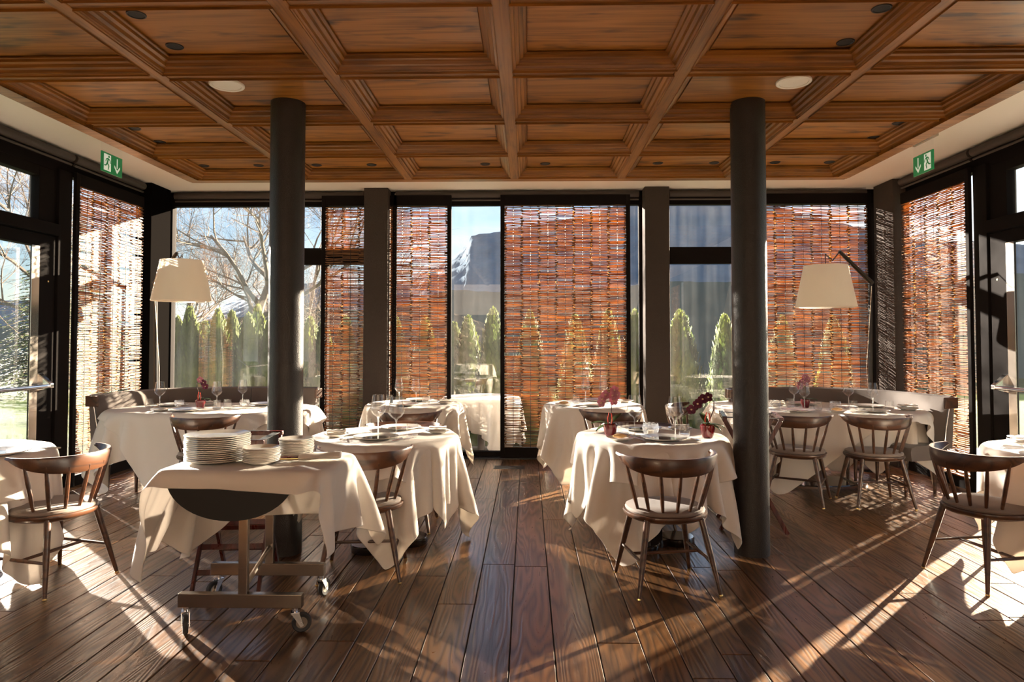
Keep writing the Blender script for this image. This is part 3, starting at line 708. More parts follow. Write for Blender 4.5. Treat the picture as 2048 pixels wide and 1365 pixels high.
cloth_obj(LC, 'white under cloth on the long table at the left bench', 'tablecloth', (-3.02, 6.52, 0))
cloth_obj(LO, 'white top cloth laid askew over the long table at the left bench', 'tablecloth', (-3.02, 6.52, 0), name='overlay_cloth')
cloth_obj(LC2, 'white under cloth on the long table at the right bench', 'tablecloth', (2.78, 6.74, 0))
cloth_obj(LO, 'white top cloth laid askew over the long table at the right bench', 'tablecloth', (2.78, 6.74, 0), R(150), name='overlay_cloth')
ZC = ZT + .0075     # top of the cloths

# ------------------------------------------------------------------ benches
def bench(pts, label, mirror=1):
    t = thing('upholstered_bench', label, 'bench', (0, 0, 0))
    P2 = [Vector((p[0], p[1])) for p in pts]
    # smooth path
    def cr(p0, p1, p2, p3, u): return .5 * ((2 * p1) + (p2 - p0) * u + (2 * p0 - 5 * p1 + 4 * p2 - p3) * u * u + (3 * p1 - p0 - 3 * p2 + p3) * u ** 3)
    path = []; seam = []
    E_ = [2 * P2[0] - P2[1]] + P2 + [2 * P2[-1] - P2[-2]]
    segs = []
    for i in range(1, len(E_) - 2):
        segs.append([cr(E_[i - 1], E_[i], E_[i + 1], E_[i + 2], u / 8) for u in range(9)])
    def nrm(s, k):
        d = (s[min(k + 1, len(s) - 1)] - s[max(k - 1, 0)]).normalized(); return Vector((d.y, -d.x)) * mirror
    for s in segs:
        m = MB(); v = []; q = MB(); qv = []; n = len(s)
        for k, p in enumerate(s):
            nn = nrm(s, k)
            g = .004 if k in (0, n - 1) else 0
            e = (s[1] - s[0]).normalized() * g if k == 0 else ((s[-2] - s[-1]).normalized() * g if k == n - 1 else Vector((0, 0)))
            pp = p + e
            for a, z in ((.0, .42), (-.035, .86), (-.028, .885), (.0, .893), (.028, .88), (.045, .84), (.10, .47), (.09, .42)):
                w = pp + nn * a; v.append((w.x, w.y, z))
            for a, z in ((.06, .33), (.06, .44), (.10, .462), (.42, .462), (.47, .445), (.48, .41), (.47, .33)):
                w = pp + nn * a; qv.append((w.x, w.y, z))
        F = [(k * 8 + i, k * 8 + (i + 1) % 8, (k + 1) * 8 + (i + 1) % 8, (k + 1) * 8 + i) for k in range(n - 1) for i in range(8)] + [tuple(range(8)), tuple((n - 1) * 8 + i for i in range(8))[::-1]]
        m.add(v, F).build('backrest', 'bench_fabric', t, smooth=True)
        F = [(k * 7 + i, k * 7 + (i + 1) % 7, (k + 1) * 7 + (i + 1) % 7, (k + 1) * 7 + i) for k in range(n - 1) for i in range(7)] + [tuple(range(7)), tuple((n - 1) * 7 + i for i in range(7))[::-1]]
        q.add(qv, F).build('seat_cushion', 'bench_fabric', t, smooth=True)
        for k in (1, n - 2):
            for a in (.09, .42):
                w = s[k] + nrm(s, k) * a; MB().tube([(w.x, w.y, .335), (w.x, w.y, 0)], [.022, .013], 10).build('leg', 'walnut', t, smooth=True)
    for s, k, sg in ((segs[0], 0, -1), (segs[-1], 8, 1)):
        d = (s[1] - s[0]).normalized() if k == 0 else (s[-1] - s[-2]).normalized(); nn = nrm(s, k); p = s[k] + d * sg * .014
        ang = math.atan2(nn.y, nn.x)
        MB().box((p.x + nn.x * .03, p.y + nn.y * .03, .83), (.15, .026, .10), ang).build('end_cap', 'walnut', t, bevel=.008)
        MB().tube([(p.x + nn.x * .05, p.y + nn.y * .05, .78), (p.x + nn.x * .09, p.y + nn.y * .09, .60), (p.x + nn.x * .11, p.y + nn.y * .11, .47)], .005, 8).build('end_bracket', 'chrome', t, smooth=True)
bench([(-4.02, 6.22), (-3.74, 7.02), (-2.95, 7.28), (-2.22, 7.22)], 'curved taupe upholstered bench behind the long table at the left windows', 1)
bench([(2.12, 7.25), (2.95, 7.34), (3.50, 7.02), (3.80, 6.22)], 'curved taupe upholstered bench behind the long table at the right windows', 1)

# ------------------------------------------------------------------ floor lamps with an arm
def lamp(sx, base, elbow, tip, shade, label, tilt=0):
    t = thing('arc_floor_lamp', label, 'lamp', (*base, 0))
    L = lambda p: (p[0] - base[0], p[1] - base[1], p[2])
    MB().lathe([(.001, 0), (.17, 0), (.17, .02), (.16, .028), (.001, .028)], 40).build('base', 'black_metal', t, smooth=True)
    MB().tube([(0, 0, .02), L(elbow)], [.024, .022], 8).build('pole', 'black_metal', t, smooth=True)
    e, q = Vector(L(elbow)), Vector(L(tip))
    MB().tube([e - (q - e) * .05, q], [.026, .018], 8).build('upper_arm', 'black_metal', t, smooth=True)
    s = Vector(L(shade)); top = s + Vector((0, 0, .40))
    MB().tube([q, q.lerp(top, .5) + Vector((0, 0, -.012)), Vector((top.x, top.y, q.z - .045))], .006, 6).build('hanging_rod', 'black_metal', t, smooth=True)
    MB().tube([Vector((top.x, top.y, q.z - .045)), s + Vector((0, 0, .30))], .004, 6).build('socket_stem', 'black_metal', t)
    sh = MB().lathe([(.285, 0), (.287, .004), (.205, .418), (.202, .418)], 48, tuple(s)); sh.build('lamp_shade', 'lamp_fabric', t, smooth=True)
    MB().lathe([(.281, .012), (.001, .014)], 40, tuple(s)).build('diffuser', 'lamp_fabric', t)
    MB().tube([(.03, 0, .03), (e.x * .6 + .05 * -sx, e.y * .5 - .02, 1.1), (e.x, e.y - .03, e.z - .05)], .003, 5).build('cord', 'lamp_fabric', t)
lamp(-1, (-4.06, 7.42), (-4.10, 7.42, 2.03), (-3.70, 7.10, 2.31), (-3.54, 6.90, 1.79), 'black floor lamp with white fabric shade in the left corner, sunlight on its shade')
lamp(1, (3.68, 7.45), (3.68, 7.40, 2.02), (3.20, 7.05, 2.30), (2.99, 6.90, 1.72), 'black floor lamp with white fabric shade before the right rear willow screen')

# ------------------------------------------------------------------ tableware
def lathe_part(prof, name, m, parent, n=24): return MB().lathe(prof, n).build(name, m, parent, smooth=True)
def mk_wine():
    t = thing('wine_glass', '', 'glass')
    lathe_part([(.0025, .112), (.012, .116), (.030, .128), (.0485, .150), (.050, .156), (.047, .170), (.0345, .250), (.0335, .2505), (.045, .170), (.047, .157), (.029, .132), (.003, .118)], 'bowl', 'drinking_glass', t)
    lathe_part([(.0085, .002), (.0042, .012), (.0036, .06), (.0042, .10), (.010, .115)], 'stem', 'crystal', t, 12)
    lathe_part([(.001, .0), (.041, .0), (.041, .0015), (.012, .0035), (.007, .006)], 'foot', 'crystal', t)
    return t
def mk_tumbler():
    t = thing('water_tumbler', '', 'glass')
    lathe_part([(.030, .0), (.037, .012), (.0385, .03), (.034, .086), (.0325, .086), (.0365, .03), (.034, .018)], 'wall', 'drinking_glass', t)
    lathe_part([(.001, .0005), (.030, .0005), (.036, .012), (.034, .018), (.001, .014)], 'glass_base', 'crystal', t)
    return t
def mk_plate(r=.15, name='charger_plate', well='mirror_plate'):
    t = thing(name, '', 'plate')
    lathe_part([(.001, .002), (r * .55, .002), (r * .62, .0), (r * .68, .004), (r * .97, .014), (r, .017), (r * .985, .019), (r * .93, .017), (r * .66, .009), (r * .60, .007)], 'rim', 'porcelain', t, 40)
    lathe_part([(r * .61, .0075), (.001, .0075)], 'well', well, t, 32)
    return t
def mk_votive():
    t = thing('crystal_votive', '', 'candle holder')
    m = MB(); n = 20; rows = 7; v = []
    for i in range(rows):
        z = .002 + .060 * i / (rows - 1); rr = .022 + .022 * math.sin(PI * (.12 + .62 * i / (rows - 1)))
        for k in range(n):
            w = 2 * PI * (k + .5 * (i % 2)) / n; q = rr * (1.06 if (k + i) % 2 else .96); v.append((q * math.cos(w), q * math.sin(w), z + (.006 if i == rows - 1 and k % 2 else 0)))
    f = []
    for i in range(rows - 1):
        for k in range(n): a, b, c, d = i * n + k, i * n + (k + 1) % n, (i + 1) * n + (k + 1) % n, (i + 1) * n + k; f += [(a, b, c), (a, c, d)]
    m.add(v, f).build('cut_bowl', 'crystal', t)
    lathe_part([(.001, .008), (.018, .008), (.018, .026), (.001, .026)], 'candle', 'lamp_fabric', t, 14)
    return t
def mk_fork():
    t = thing('fork', '', 'cutlery'); b = MB(); b.tube([(0, -.095, .004), (0, -.04, .004), (0, .02, .006), (0, .045, .003)], [.0055, .004, .003, .009], 8, squash=.35); b.build('handle', 'chrome', t, smooth=True)
    for k in range(4): MB().tube([(-.0075 + .005 * k, .043, .003), (-.0075 + .005 * k, .07, .0015), (-.0075 + .005 * k, .095, .006)], [.0016, .0015, .0008], 5).build('tine', 'chrome', t)
    return t
def mk_knife():
    t = thing('knife', '', 'cutlery'); MB().tube([(0, -.11, .006), (0, -.05, .006), (0, .0, .005)], [.008, .0085, .0055], 8, squash=.6).build('handle', 'chrome', t, smooth=True)
    MB().add([(-.004, 0, .002), (.009, .005, .002), (.010, .09, .002), (-.003, .12, .002), (-.004, 0, .0036), (.009, .005, .0026), (.010, .09, .0026), (-.003, .12, .0036)], [(0, 3, 2, 1), (4, 5, 6, 7), (0, 1, 5, 4), (1, 2, 6, 5), (2, 3, 7, 6), (3, 0, 4, 7)]).build('blade', 'chrome', t)
    return t
def mk_napkin():
    m = MB(); n = 10; v = []
    for lay in range(3):
        for i in range(n + 1):
            for j in range(5):
                x = -.075 + .15 * i / n; y = (-.045 + .0225 * j) * (1 - .1 * lay)
                v.append((x, y + .004 * math.sin(i * 1.3 + lay), .004 + lay * .010 + .008 * math.sin(i * .7 + lay * 2) ** 2 * (j / 4)))
        o = lay * (n + 1) * 5
        for i in range(n):
            for j in range(4): m.f.append((o + i * 5 + j, o + (i + 1) * 5 + j, o + (i + 1) * 5 + j + 1, o + i * 5 + j + 1))
    m.v = v; o = m.build('napkin', 'napkin_linen', smooth=True); so = o.modifiers.new('s', 'SOLIDIFY'); so.thickness = .007; so.offset = 1
    return tag(o, '', 'napkin')
def mk_side():
    t = mk_plate(.088, 'side_plate', 'porcelain'); return t
def mk_bread():
    m = MB(); v = []; n = 10
    for i in range(7):
        u = i / 6; rr = .022 * math.sin(PI * (.12 + .76 * u))
        for k in range(n): w = 2 * PI * k / n; v.append((-.05 + .10 * u, rr * math.cos(w), .016 + rr * .75 * math.sin(w)))
    m.add(v, [(i * n + k, i * n + (k + 1) % n, (i + 1) * n + (k + 1) % n, (i + 1) * n + k) for i in range(6) for k in range(n)] + [tuple(range(n))[::-1], tuple(6 * n + k for k in range(n))])
    return tag(m.build('folded_bread_napkin', 'butter', smooth=True), '', 'bread')
proto = {}
GR = {'wine': 'wine glasses on the dining tables', 'tumbler': 'water tumblers on the dining tables', 'plate': 'charger plates at the place settings', 'side': 'bread plates on the dining tables', 'votive': 'crystal candle bowls on the tables',
      'fork': 'forks at the place settings', 'knife': 'knives at the place settings', 'napkin': 'napkins on the bread plates', 'bread': 'folded bread on the bread plates'}
def put(kind, x, y, label, rz=0, z=None, s=1, group=None):
    group = group or GR[kind]
    mk = {'wine': mk_wine, 'tumbler': mk_tumbler, 'plate': mk_plate, 'side': mk_side, 'votive': mk_votive, 'fork': mk_fork, 'knife': mk_knife, 'napkin': mk_napkin, 'bread': mk_bread}[kind]
    z = ZC if z is None else z
    if kind not in proto:
        o = mk(); proto[kind] = o; o.location = (x, y, z); o.rotation_euler = (0, 0, R(rz)); o['label'] = label
    else: o = dup(proto[kind], (x, y, z), R(rz), label)
    if group: o['group'] = group
    o.scale = (s, s, s); return o
def petal(m, c, ax, up, L, w):
    ax = Vector(ax).normalized(); up = Vector(up).normalized(); sd = ax.cross(up); c = Vector(c)
    v = [c, c + ax * L * .45 + sd * w, c + ax * L * .45 - sd * w, c + ax * L * .9 + sd * w * .6 + up * .003, c + ax * L * .9 - sd * w * .6 + up * .003, c + ax * L + up * .004, c + ax * L * .5 + up * .004]
    m.add(v, [(0, 1, 6), (0, 6, 2), (1, 3, 6), (2, 6, 4), (3, 5, 6), (4, 6, 5)])
def orchid(x, y, label, pts, flowers, col, rz=0, s=1, leaves=((.10, 40, .10), (.11, 175, .05), (.09, 200, .01), (.10, 60, .02)), z=None, wire=1):
    t = thing('potted_orchid', label, 'plant', (x, y, ZC if z is None else z), R(rz)); t.scale = (s, s, s)
    lathe_part([(.001, 0), (.026, 0), (.034, .02), (.040, .055), (.039, .066), (.034, .070), (.032, .066), (.033, .058), (.001, .056)], 'pot', 'red_glaze', t, 28)
    for L, a, up in leaves:
        m = MB(); d = Vector((math.cos(R(a)), math.sin(R(a)), 0)); sd = Vector((-d.y, d.x, 0)); v = []
        for k in range(7):
            u = k / 6; w = .019 * math.sin(PI * (.08 + .9 * u)) ** .7; c = d * (L * u) + Vector((0, 0, .062 + up * u - .045 * u * u))
            v += [tuple(c - sd * w + Vector((0, 0, .005))), tuple(c), tuple(c + sd * w + Vector((0, 0, .005)))]
        m.add(v, [f for k in range(6) for f in ((k * 3, k * 3 + 1, k * 3 + 4, k * 3 + 3), (k * 3 + 1, k * 3 + 2, k * 3 + 5, k * 3 + 4))]); o = m.build('leaf', 'orchid_leaf', t, smooth=True)
        so = o.modifiers.new('s', 'SOLIDIFY'); so.thickness = .0018
    MB().tube(pts, .0026, 6).build('flower_stem', 'orchid_stem', t, smooth=True)
    if wire: MB().tube([(-.012, -.01, .06), (-.016, -.012, .10), (-.008, -.014, .135), (.006, -.014, .128), (.010, -.012, .09), (.004, -.01, .06)], .0028, 6).build('red_tie', 'red_wire', t, smooth=True)
    for (p, q, c2) in flowers:
        m = MB(); f = Vector(q).normalized(); a = f.orthogonal().normalized(); b = f.cross(a)
        for k in range(5):
            w = 2 * PI * k / 5 + .3; petal(m, Vector(p) + f * .002 * (k % 2), a * math.cos(w) + b * math.sin(w), f, .027, .015)
        fo = m.build('flower', c2 or col, t); so = fo.modifiers.new('s', 'SOLIDIFY'); so.thickness = .0012
        MB().tube([Vector(p), Vector(p) + f * .012], [.006, .003], 6).build('lip', 'orchid_lip', fo)
    return t
# --- T1 near right
x0, y0 = TB['T1']
w = 'on the near right table'
orchid(.56, 4.66, 'orchid in glossy red pot with pale pink blooms, near right table', [(0, 0, .06), (.006, 0, .14), (.014, .01, .21), (.006, .0, .265), (-.015, -.005, .275)],
       [((.024, -.006, .262), (.1, -1, .2), None), ((.036, -.004, .236), (.6, -1, 0), None), ((.012, -.012, .232), (-.2, -1, 0), None), ((-.026, -.01, .236), (-.5, -1, 0), None), ((-.044, -.006, .212), (-.6, -1, -.2), None), ((.018, -.014, .202), (.2, -1, -.2), None), ((-.05, -.004, .190), (-.6, -1, -.2), None)], 'orchid_petal_pale', s=1.18)
orchid(1.20, 4.60, 'orchid in glossy red pot with dark purple blooms bending left, near right table', [(0, 0, .06), (.015, 0, .10), (.034, 0, .15), (.035, 0, .19), (.012, 0, .215), (-.03, 0, .20), (-.085, 0, .15), (-.125, 0, .115)],
       [((.0, -.012, .215), (.2, -1, .1), None), ((-.028, -.014, .205), (-.1, -1, .1), None), ((-.055, -.014, .180), (-.2, -1, .0), None), ((-.088, -.014, .150), (-.3, -1, .0), None)], 'orchid_petal', s=1.25, leaves=((.10, 10, .03), (.09, 100, .10), (.08, 250, .06), (.07, 330, .02)))
put('wine', .725, 4.66, 'wine glass at the left setting of the near right table, beside the left tumbler', s=1.1); put('wine', .965, 4.50, 'wine glass at the front setting of the near right table, before the pillar', s=1.12)
put('tumbler', .655, 4.70, 'tumbler of water beside the left orchid ' + w); put('tumbler', 1.055, 4.64, 'tumbler between the front wine glass and the right orchid ' + w)
put('plate', .89, 4.50, 'silvery charger plate at the front setting ' + w, s=1); put('plate', .82, 4.98, 'silvery charger plate at the far setting ' + w)
put('votive', .84, 4.70, 'cut crystal bowl in the middle of the near right table', s=1.25)
put('fork', .73, 4.50, 'fork left of the front charger plate ' + w, 14); put('knife', 1.07, 4.52, 'knife right of the front charger plate ' + w, 18)
put('side', .60, 4.47, 'bread plate with folded bread at the left front of the near right table'); put('bread', .60, 4.47, 'golden folded bread on the bread plate before the left orchid', 5, z=ZC + .012, s=.9)
put('side', 1.10, 4.97, 'bread plate at the far right of the near table with two orchids'); put('napkin', 1.10, 4.97, 'folded napkin on the bread plate behind the right orchid', 160, z=ZC + .013, s=.8)
# --- T2 near left
w = 'on the near left table'
put('wine', -1.02, 4.66, 'left one of two tall wine glasses ' + w, s=1.1); put('wine', -.87, 4.52, 'right one of two tall wine glasses ' + w, s=1.1)
put('tumbler', -1.13, 4.78, 'tumbler left of the wine glasses ' + w, s=1.1); put('tumbler', -.77, 4.56, 'tumbler right of the wine glasses ' + w, s=1.05)
put('plate', -1.0, 4.50, 'mirror-like charger plate at the front setting ' + w); put('plate', -.93, 5.0, 'pale charger plate at the far setting ' + w)
put('fork', -1.19, 4.45, 'fork left of the front charger plate ' + w, 20); put('knife', -.81, 4.44, 'knife right of the front charger plate ' + w, -30)
put('side', -1.29, 4.60, 'bread plate at the left rim of the near left table'); put('napkin', -1.29, 4.60, 'crumpled napkin on the left bread plate of the near left table', 20, z=ZC + .013, s=.85)
put('side', -.63, 4.80, 'bread plate at the right rim of the near left table'); put('napkin', -.63, 4.80, 'folded napkin on the right bread plate of the near left table', 5, z=ZC + .013, s=.8)
# --- T3 rear left
w = 'on the rear left table'
put('wine', -1.31, 6.96, 'left one of two wine glasses ' + w); put('wine', -1.13, 6.92, 'right one of two wine glasses ' + w)
put('tumbler', -1.40, 6.92, 'tumbler left of the wine glasses ' + w); put('tumbler', -1.02, 6.86, 'tumbler right of the wine glasses ' + w)
put('plate', -1.22, 6.76, 'charger plate at the front setting ' + w); put('plate', -1.15, 7.30, 'charger plate at the far setting ' + w)
put('side', -.84, 6.98, 'bread plate at the right rim of the rear left table'); put('napkin', -.84, 6.98, 'napkin on the bread plate of the rear left table', 8, z=ZC + .013, s=.8)
put('side', -1.50, 6.80, 'bread plate at the left rim of the rear left table')
# --- T4 rear right
w = 'on the rear right table'
put('wine', .60, 7.10, 'left one of two wine glasses ' + w); put('wine', .78, 7.10, 'right one of two wine glasses, behind the pink orchid ' + w)
put('tumbler', .50, 7.06, 'tumbler left of the wine glasses ' + w); put('tumbler', .92, 7.02, 'tumbler right of the wine glasses ' + w)
put('plate', .66, 6.80, 'charger plate at the front setting ' + w); put('plate', .74, 7.30, 'charger plate at the far setting ' + w)
put('side', .36, 6.80, 'bread plate at the left rim of the rear right table'); put('bread', .36, 6.80, 'folded bread on the bread plate of the rear right table', 0, z=ZC + .012, s=.9)
put('side', 1.02, 7.20, 'bread plate at the right rim of the rear right table')
put('knife', .47, 6.72, 'knife beside the front charger plate ' + w, 80)
# --- T5 long left
w = 'on the long left table'
orchid(-3.10, 6.42, 'small orchid in dark red pot with purple blooms on the long left table', [(0, 0, .06), (-.012, 0, .12), (-.03, 0, .17), (-.035, 0, .205), (-.015, 0, .232), (.01, 0, .232), (.035, 0, .205)],
       [((.0, -.01, .235), (0, -1, .2), 'orchid_petal_pale'), ((.03, -.012, .212), (.1, -1, 0), None), ((.045, -.012, .182), (.2, -1, 0), None)], 'orchid_petal', s=1.15, leaves=((.08, 20, .05), (.06, 100, .06)))
put('wine', -3.50, 6.44, 'wine glass left of the orchid ' + w); put('wine', -2.96, 6.46, 'wine glass just right of the orchid ' + w); put('wine', -2.83, 6.74, 'wine glass nearest the column ' + w)
put('tumbler', -3.61, 6.46, 'tumbler at the left end of the long left table'); put('tumbler', -2.83, 6.40, 'tumbler right of the orchid ' + w); put('tumbler', -2.90, 6.33, 'tumbler in front of the orchid right side ' + w)
put('votive', -3.37, 6.55, 'cut crystal bowl left of the orchid ' + w); put('votive', -2.76, 6.62, 'cut crystal bowl right of the orchid ' + w)
put('plate', -3.50, 6.68, 'charger plate behind the left wine glass ' + w); put('plate', -3.12, 6.20, 'charger plate before the orchid ' + w); put('plate', -2.62, 6.78, 'charger plate nearest the column ' + w)
put('side', -3.36, 6.20, 'bread plate at the front of the long left table'); put('side', -3.18, 6.75, 'bread plate behind the orchid ' + w); put('napkin', -3.18, 6.75, 'napkin on the bread plate behind the left orchid', 0, z=ZC + .013, s=.8)
put('fork', -3.28, 6.22, 'fork at the front left of the long left table', 60)
# --- T6 long right
w = 'on the long right table'
orchid(2.66, 6.62, 'orchid in red pot with pale pink blooms on the long right table', [(0, 0, .06), (.005, 0, .15), (.0, 0, .22), (-.01, 0, .26)],
       [((-.005, -.01, .255), (0, -1, .2), None), ((.018, -.01, .235), (.3, -1, 0), None), ((-.02, -.012, .222), (-.2, -1, 0), None), ((.004, -.012, .205), (.2, -1, 0), None), ((-.04, -.008, .200), (-.5, -1, 0), None), ((-.045, -.006, .175), (-.5, -1, 0), None)], 'orchid_petal_pale', s=1.15, leaves=((.10, 0, .04), (.08, 90, .06)), wire=0)
put('wine', 2.20, 6.62, 'wine glass just right of the column ' + w); put('wine', 2.58, 6.44, 'wine glass in front of the orchid ' + w); put('wine', 2.60, 6.74, 'wine glass behind the orchid ' + w)
put('wine', 3.06, 6.60, 'left one of the pair of wine glasses before the lamp ' + w); put('wine', 3.20, 6.42, 'right one of the pair of wine glasses before the lamp ' + w)
put('tumbler', 2.22, 6.50, 'tumbler just right of the column ' + w); put('tumbler', 2.52, 6.62, 'tumbler left of the orchid ' + w); put('tumbler', 2.67, 6.36, 'tumbler in front of the orchid ' + w)
put('tumbler', 3.02, 6.42, 'tumbler below the left wine glass of the pair ' + w); put('tumbler', 3.34, 6.40, 'tumbler nearest the right end ' + w)
put('votive', 2.36, 6.58, 'cut crystal bowl left of the orchid ' + w, s=1.15); put('votive', 2.87, 6.46, 'cut crystal bowl right of the orchid ' + w, s=1.15)
put('plate', 2.46, 6.28, 'charger plate before the orchid ' + w); put('plate', 3.12, 6.28, 'charger plate at the front right ' + w); put('plate', 3.30, 6.72, 'charger plate at the right end, farther back, ' + w); put('plate', 2.78, 6.94, 'charger plate at the far side ' + w)
put('side', 2.78, 6.22, 'bread plate between the two chairs ' + w); put('bread', 2.78, 6.22, 'folded bread on the plate between the two chairs', 0, z=ZC + .012, s=.9)
put('side', 3.52, 6.42, 'bread plate at the right end ' + w); put('napkin', 3.52, 6.42, 'large napkin on the plate at the right end ' + w, 5, z=ZC + .013, s=1)
put('side', 2.48, 6.86, 'bread plate farther back ' + w); put('napkin', 2.48, 6.86, 'napkin farther back ' + w, 0, z=ZC + .013, s=.9)
put('fork', 2.28, 6.28, 'fork before the orchid ' + w, 30); put('knife', 2.96, 6.24, 'knife left of the front right charger plate', 35)
# --- T7 / T8
put('plate', -3.02, 3.84, 'wide charger plate on the table cut by the left edge', s=1.1); put('tumbler', -2.98, 3.92, 'tumbler on the table cut by the left edge', s=1.15); put('knife', -2.90, 4.02, 'knife on the table cut by the left edge', 100)
put('plate', 3.08, 4.06, 'charger plate on the table cut by the right edge', s=1.1); put('side', 3.10, 4.36, 'bread plate on the table cut by the right edge'); put('napkin', 3.10, 4.36, 'napkin on the table cut by the right edge', 5, z=ZC + .013)

# ------------------------------------------------------------------ trolley
tr = thing('room_service_trolley', 'wheeled steel trolley with a folded black leaf, carrying the stacks of plates', 'trolley', (-1.36, 3.46, 0), 0)
LX = -1.36; LY = 3.46
def lp(p): return (p[0] - LX, p[1] - LY, p[2])
ZTR = .785
def tb(a, b, nm, m='steel', bv=.003): return MB().b2(lp(a), lp(b)).build(nm, m, tr, bevel=bv)
tb((-1.67, 3.255, .12), (-1.075, 3.295, .185), 'foot_bar'); tb((-1.72, 3.70, .12), (-1.10, 3.74, .185), 'foot_bar')
tb((-1.382, 3.26, .18), (-1.338, 3.29, .76), 'post'); tb((-1.425, 3.705, .18), (-1.380, 3.735, .76), 'post')
MB().tube([lp((-1.36, 3.29, .21)), lp((-1.40, 3.70, .27))], .013, 8).build('tie_bar', 'steel', tr, smooth=True)
tb((-1.55, 3.24, .745), (-1.15, 3.76, .765), 'top_support', 'steel')
m = MB(); n = 40; vv = []
for z in (ZTR - .022, ZTR):
    for k in range(n):
        w = 2 * PI * k / n; c, s = math.cos(w), math.sin(w); vv.append(lp((-1.335 + .40 * math.copysign(abs(c) ** .4, c), 3.435 + .262 * math.copysign(abs(s) ** .4, s), z - .008)))
m.add(vv, [tuple(range(n))[::-1], tuple(range(n, 2 * n))] + [(k, (k + 1) % n, n + (k + 1) % n, n + k) for k in range(n)]).build('trolley_top', 'black_panel', tr)
m = MB(); vv = []; n = 26
for yy in (3.162, 3.174):
    vv += [lp((-1.385 + .30 * math.cos(PI + PI * k / n), yy, ZTR - .03 + .20 * math.sin(PI + PI * k / n))) for k in range(n + 1)]
m.add(vv, [tuple(range(n + 1)), tuple(range(n + 1, 2 * n + 2))[::-1]] + [(k, k + 1, n + 2 + k, n + 1 + k) for k in range(n)] + [(0, n + 1, 2 * n + 1, n)]).build('drop_leaf', 'black_panel', tr)
def caster(x, y, a):
    o = MB().tube([(0, 0, .120), (0, 0, .098)], .012, 10).build('caster', 'chrome', tr, smooth=True); o.location = lp((x, y, 0)); o.rotation_euler = (0, 0, a)
    f = MB(); f.b2((-.020, -.018, .092), (.020, .018, .100))
    for s in (-1, 1):
        f.add([(-.018, s * .016, .097), (.018, s * .016, .097), (.040, s * .016, .035), (.026, s * .016, .028), (-.018, s * .019, .097), (.018, s * .019, .097), (.040, s * .019, .035), (.026, s * .019, .028)], [(0, 1, 2, 3), (4, 7, 6, 5), (0, 4, 5, 1), (1, 5, 6, 2), (2, 6, 7, 3), (3, 7, 4, 0)])
    f.build('fork', 'chrome', o)
    wv = MB(); n = 28; prof = [(.020, -.006), (.036, -.011), (.041, -.012), (.0455, -.008), (.0465, 0), (.0455, .008), (.041, .012), (.036, .011), (.020, .006)]; v = []
    for k in range(n):
        w = 2 * PI * k / n
        for r, yy in prof: v.append((.030 + r * math.cos(w), yy, .0465 + r * math.sin(w)))
    q = len(prof); wv.add(v, [(k * q + i, k * q + i + 1, ((k + 1) % n) * q + i + 1, ((k + 1) % n) * q + i) for k in range(n) for i in range(q - 1)]); wv.build('tyre', 'rubber', o, smooth=True)
    MB().tube([(.030, -.009, .0465), (.030, .009, .0465)], .027, 20).build('wheel_disc', 'steel', o, smooth=True)
    MB().tube([(.030, -.021, .0465), (.030, .021, .0465)], .006, 8).build('axle', 'chrome', o)
caster(-1.64, 3.275, R(-62)); caster(-1.11, 3.275, R(20)); caster(-1.68, 3.72, R(-120)); caster(-1.12, 3.72, R(75))
TC = drape(sd_box(.415, .285, .07), ZTR + .002, .82, .49, R(-4), off=(-.04, .06), cell=.028, seed=9, steps=150)
cloth_obj(TC, 'cream white cloth draped over the plate trolley with long pointed corners', 'tablecloth', (-1.335, 3.435, 0), name='tablecloth')
zt = ZTR + .006
ORD = ['first', 'second', 'third', 'fourth', 'fifth', 'sixth', 'seventh', 'eighth', 'ninth']
def stack(x, y, r, n, dz, what, grp, z=zt):
    o = mk_plate(r, 'dinner_plate' if r > .1 else 'side_plate', 'porcelain'); o['group'] = grp; rn = random.Random(int(r * 1000) + n)
    for k in range(n):
        where = 'lowest' if k == 0 else ('topmost' if k == n - 1 else f'inside the pile')
        lab = {'lowest': f'{what}, the lowest', 'topmost': f'{what}, the topmost'}.get(where, None)
        if lab is None:
            if k <= n // 2: lab = f'{what}, {ORD[k]} from the bottom'
            else: lab = f'{what}, {ORD[n-1-k]} from the top'
        p = (x + rn.uniform(-.004, .004), y + rn.uniform(-.004, .004), z + k * dz)
        if k == 0: o.location = p; o['label'] = lab
        else: dup(o, p, rn.uniform(0, 6), lab)
stack(-1.55, 3.40, .155, 14, .0092, 'large white plate in the tall trolley stack', 'large plates stacked on the trolley')
stack(-1.305, 3.34, .088, 9, .0078, 'small white plate in the front small trolley stack', 'small plates in the near stack')
stack(-1.20, 3.535, .088, 11, .0078, 'small white plate in the rear small trolley stack', 'small plates in the rear stack')
b = MB(); vv = []
for k in range(9):
    u = k / 8
    for j in range(8):
        w = 2 * PI * j / 8; vv.append((-.10 + .20 * u, .045 * math.cos(w) * (1 + .15 * math.sin(3 * u)), .020 + (.016 + .004 * math.sin(u * 9)) * math.sin(w) + .008 * u))
b.add(vv, [(k * 8 + j, k * 8 + (j + 1) % 8, (k + 1) * 8 + (j + 1) % 8, (k + 1) * 8 + j) for k in range(8) for j in range(8)] + [tuple(range(8))[::-1], tuple(64 + j for j in range(8))])
o = b.build('rolled_napkin', 'napkin_linen', smooth=True); o.location = (-1.04, 3.42, zt); o.rotation_euler = (0, 0, R(8)); tag(o, 'rolled cream service napkin at the right end of the trolley', 'napkin')
sv = thing('crumb_scraper', 'dark handled serving knife poking out of the rolled napkin on the trolley', 'cutlery', (-1.20, 3.39, zt), R(8))
MB().b2((-.055, -.016, .008), (.06, .016, .026)).build('handle', 'mahogany', sv, bevel=.004)
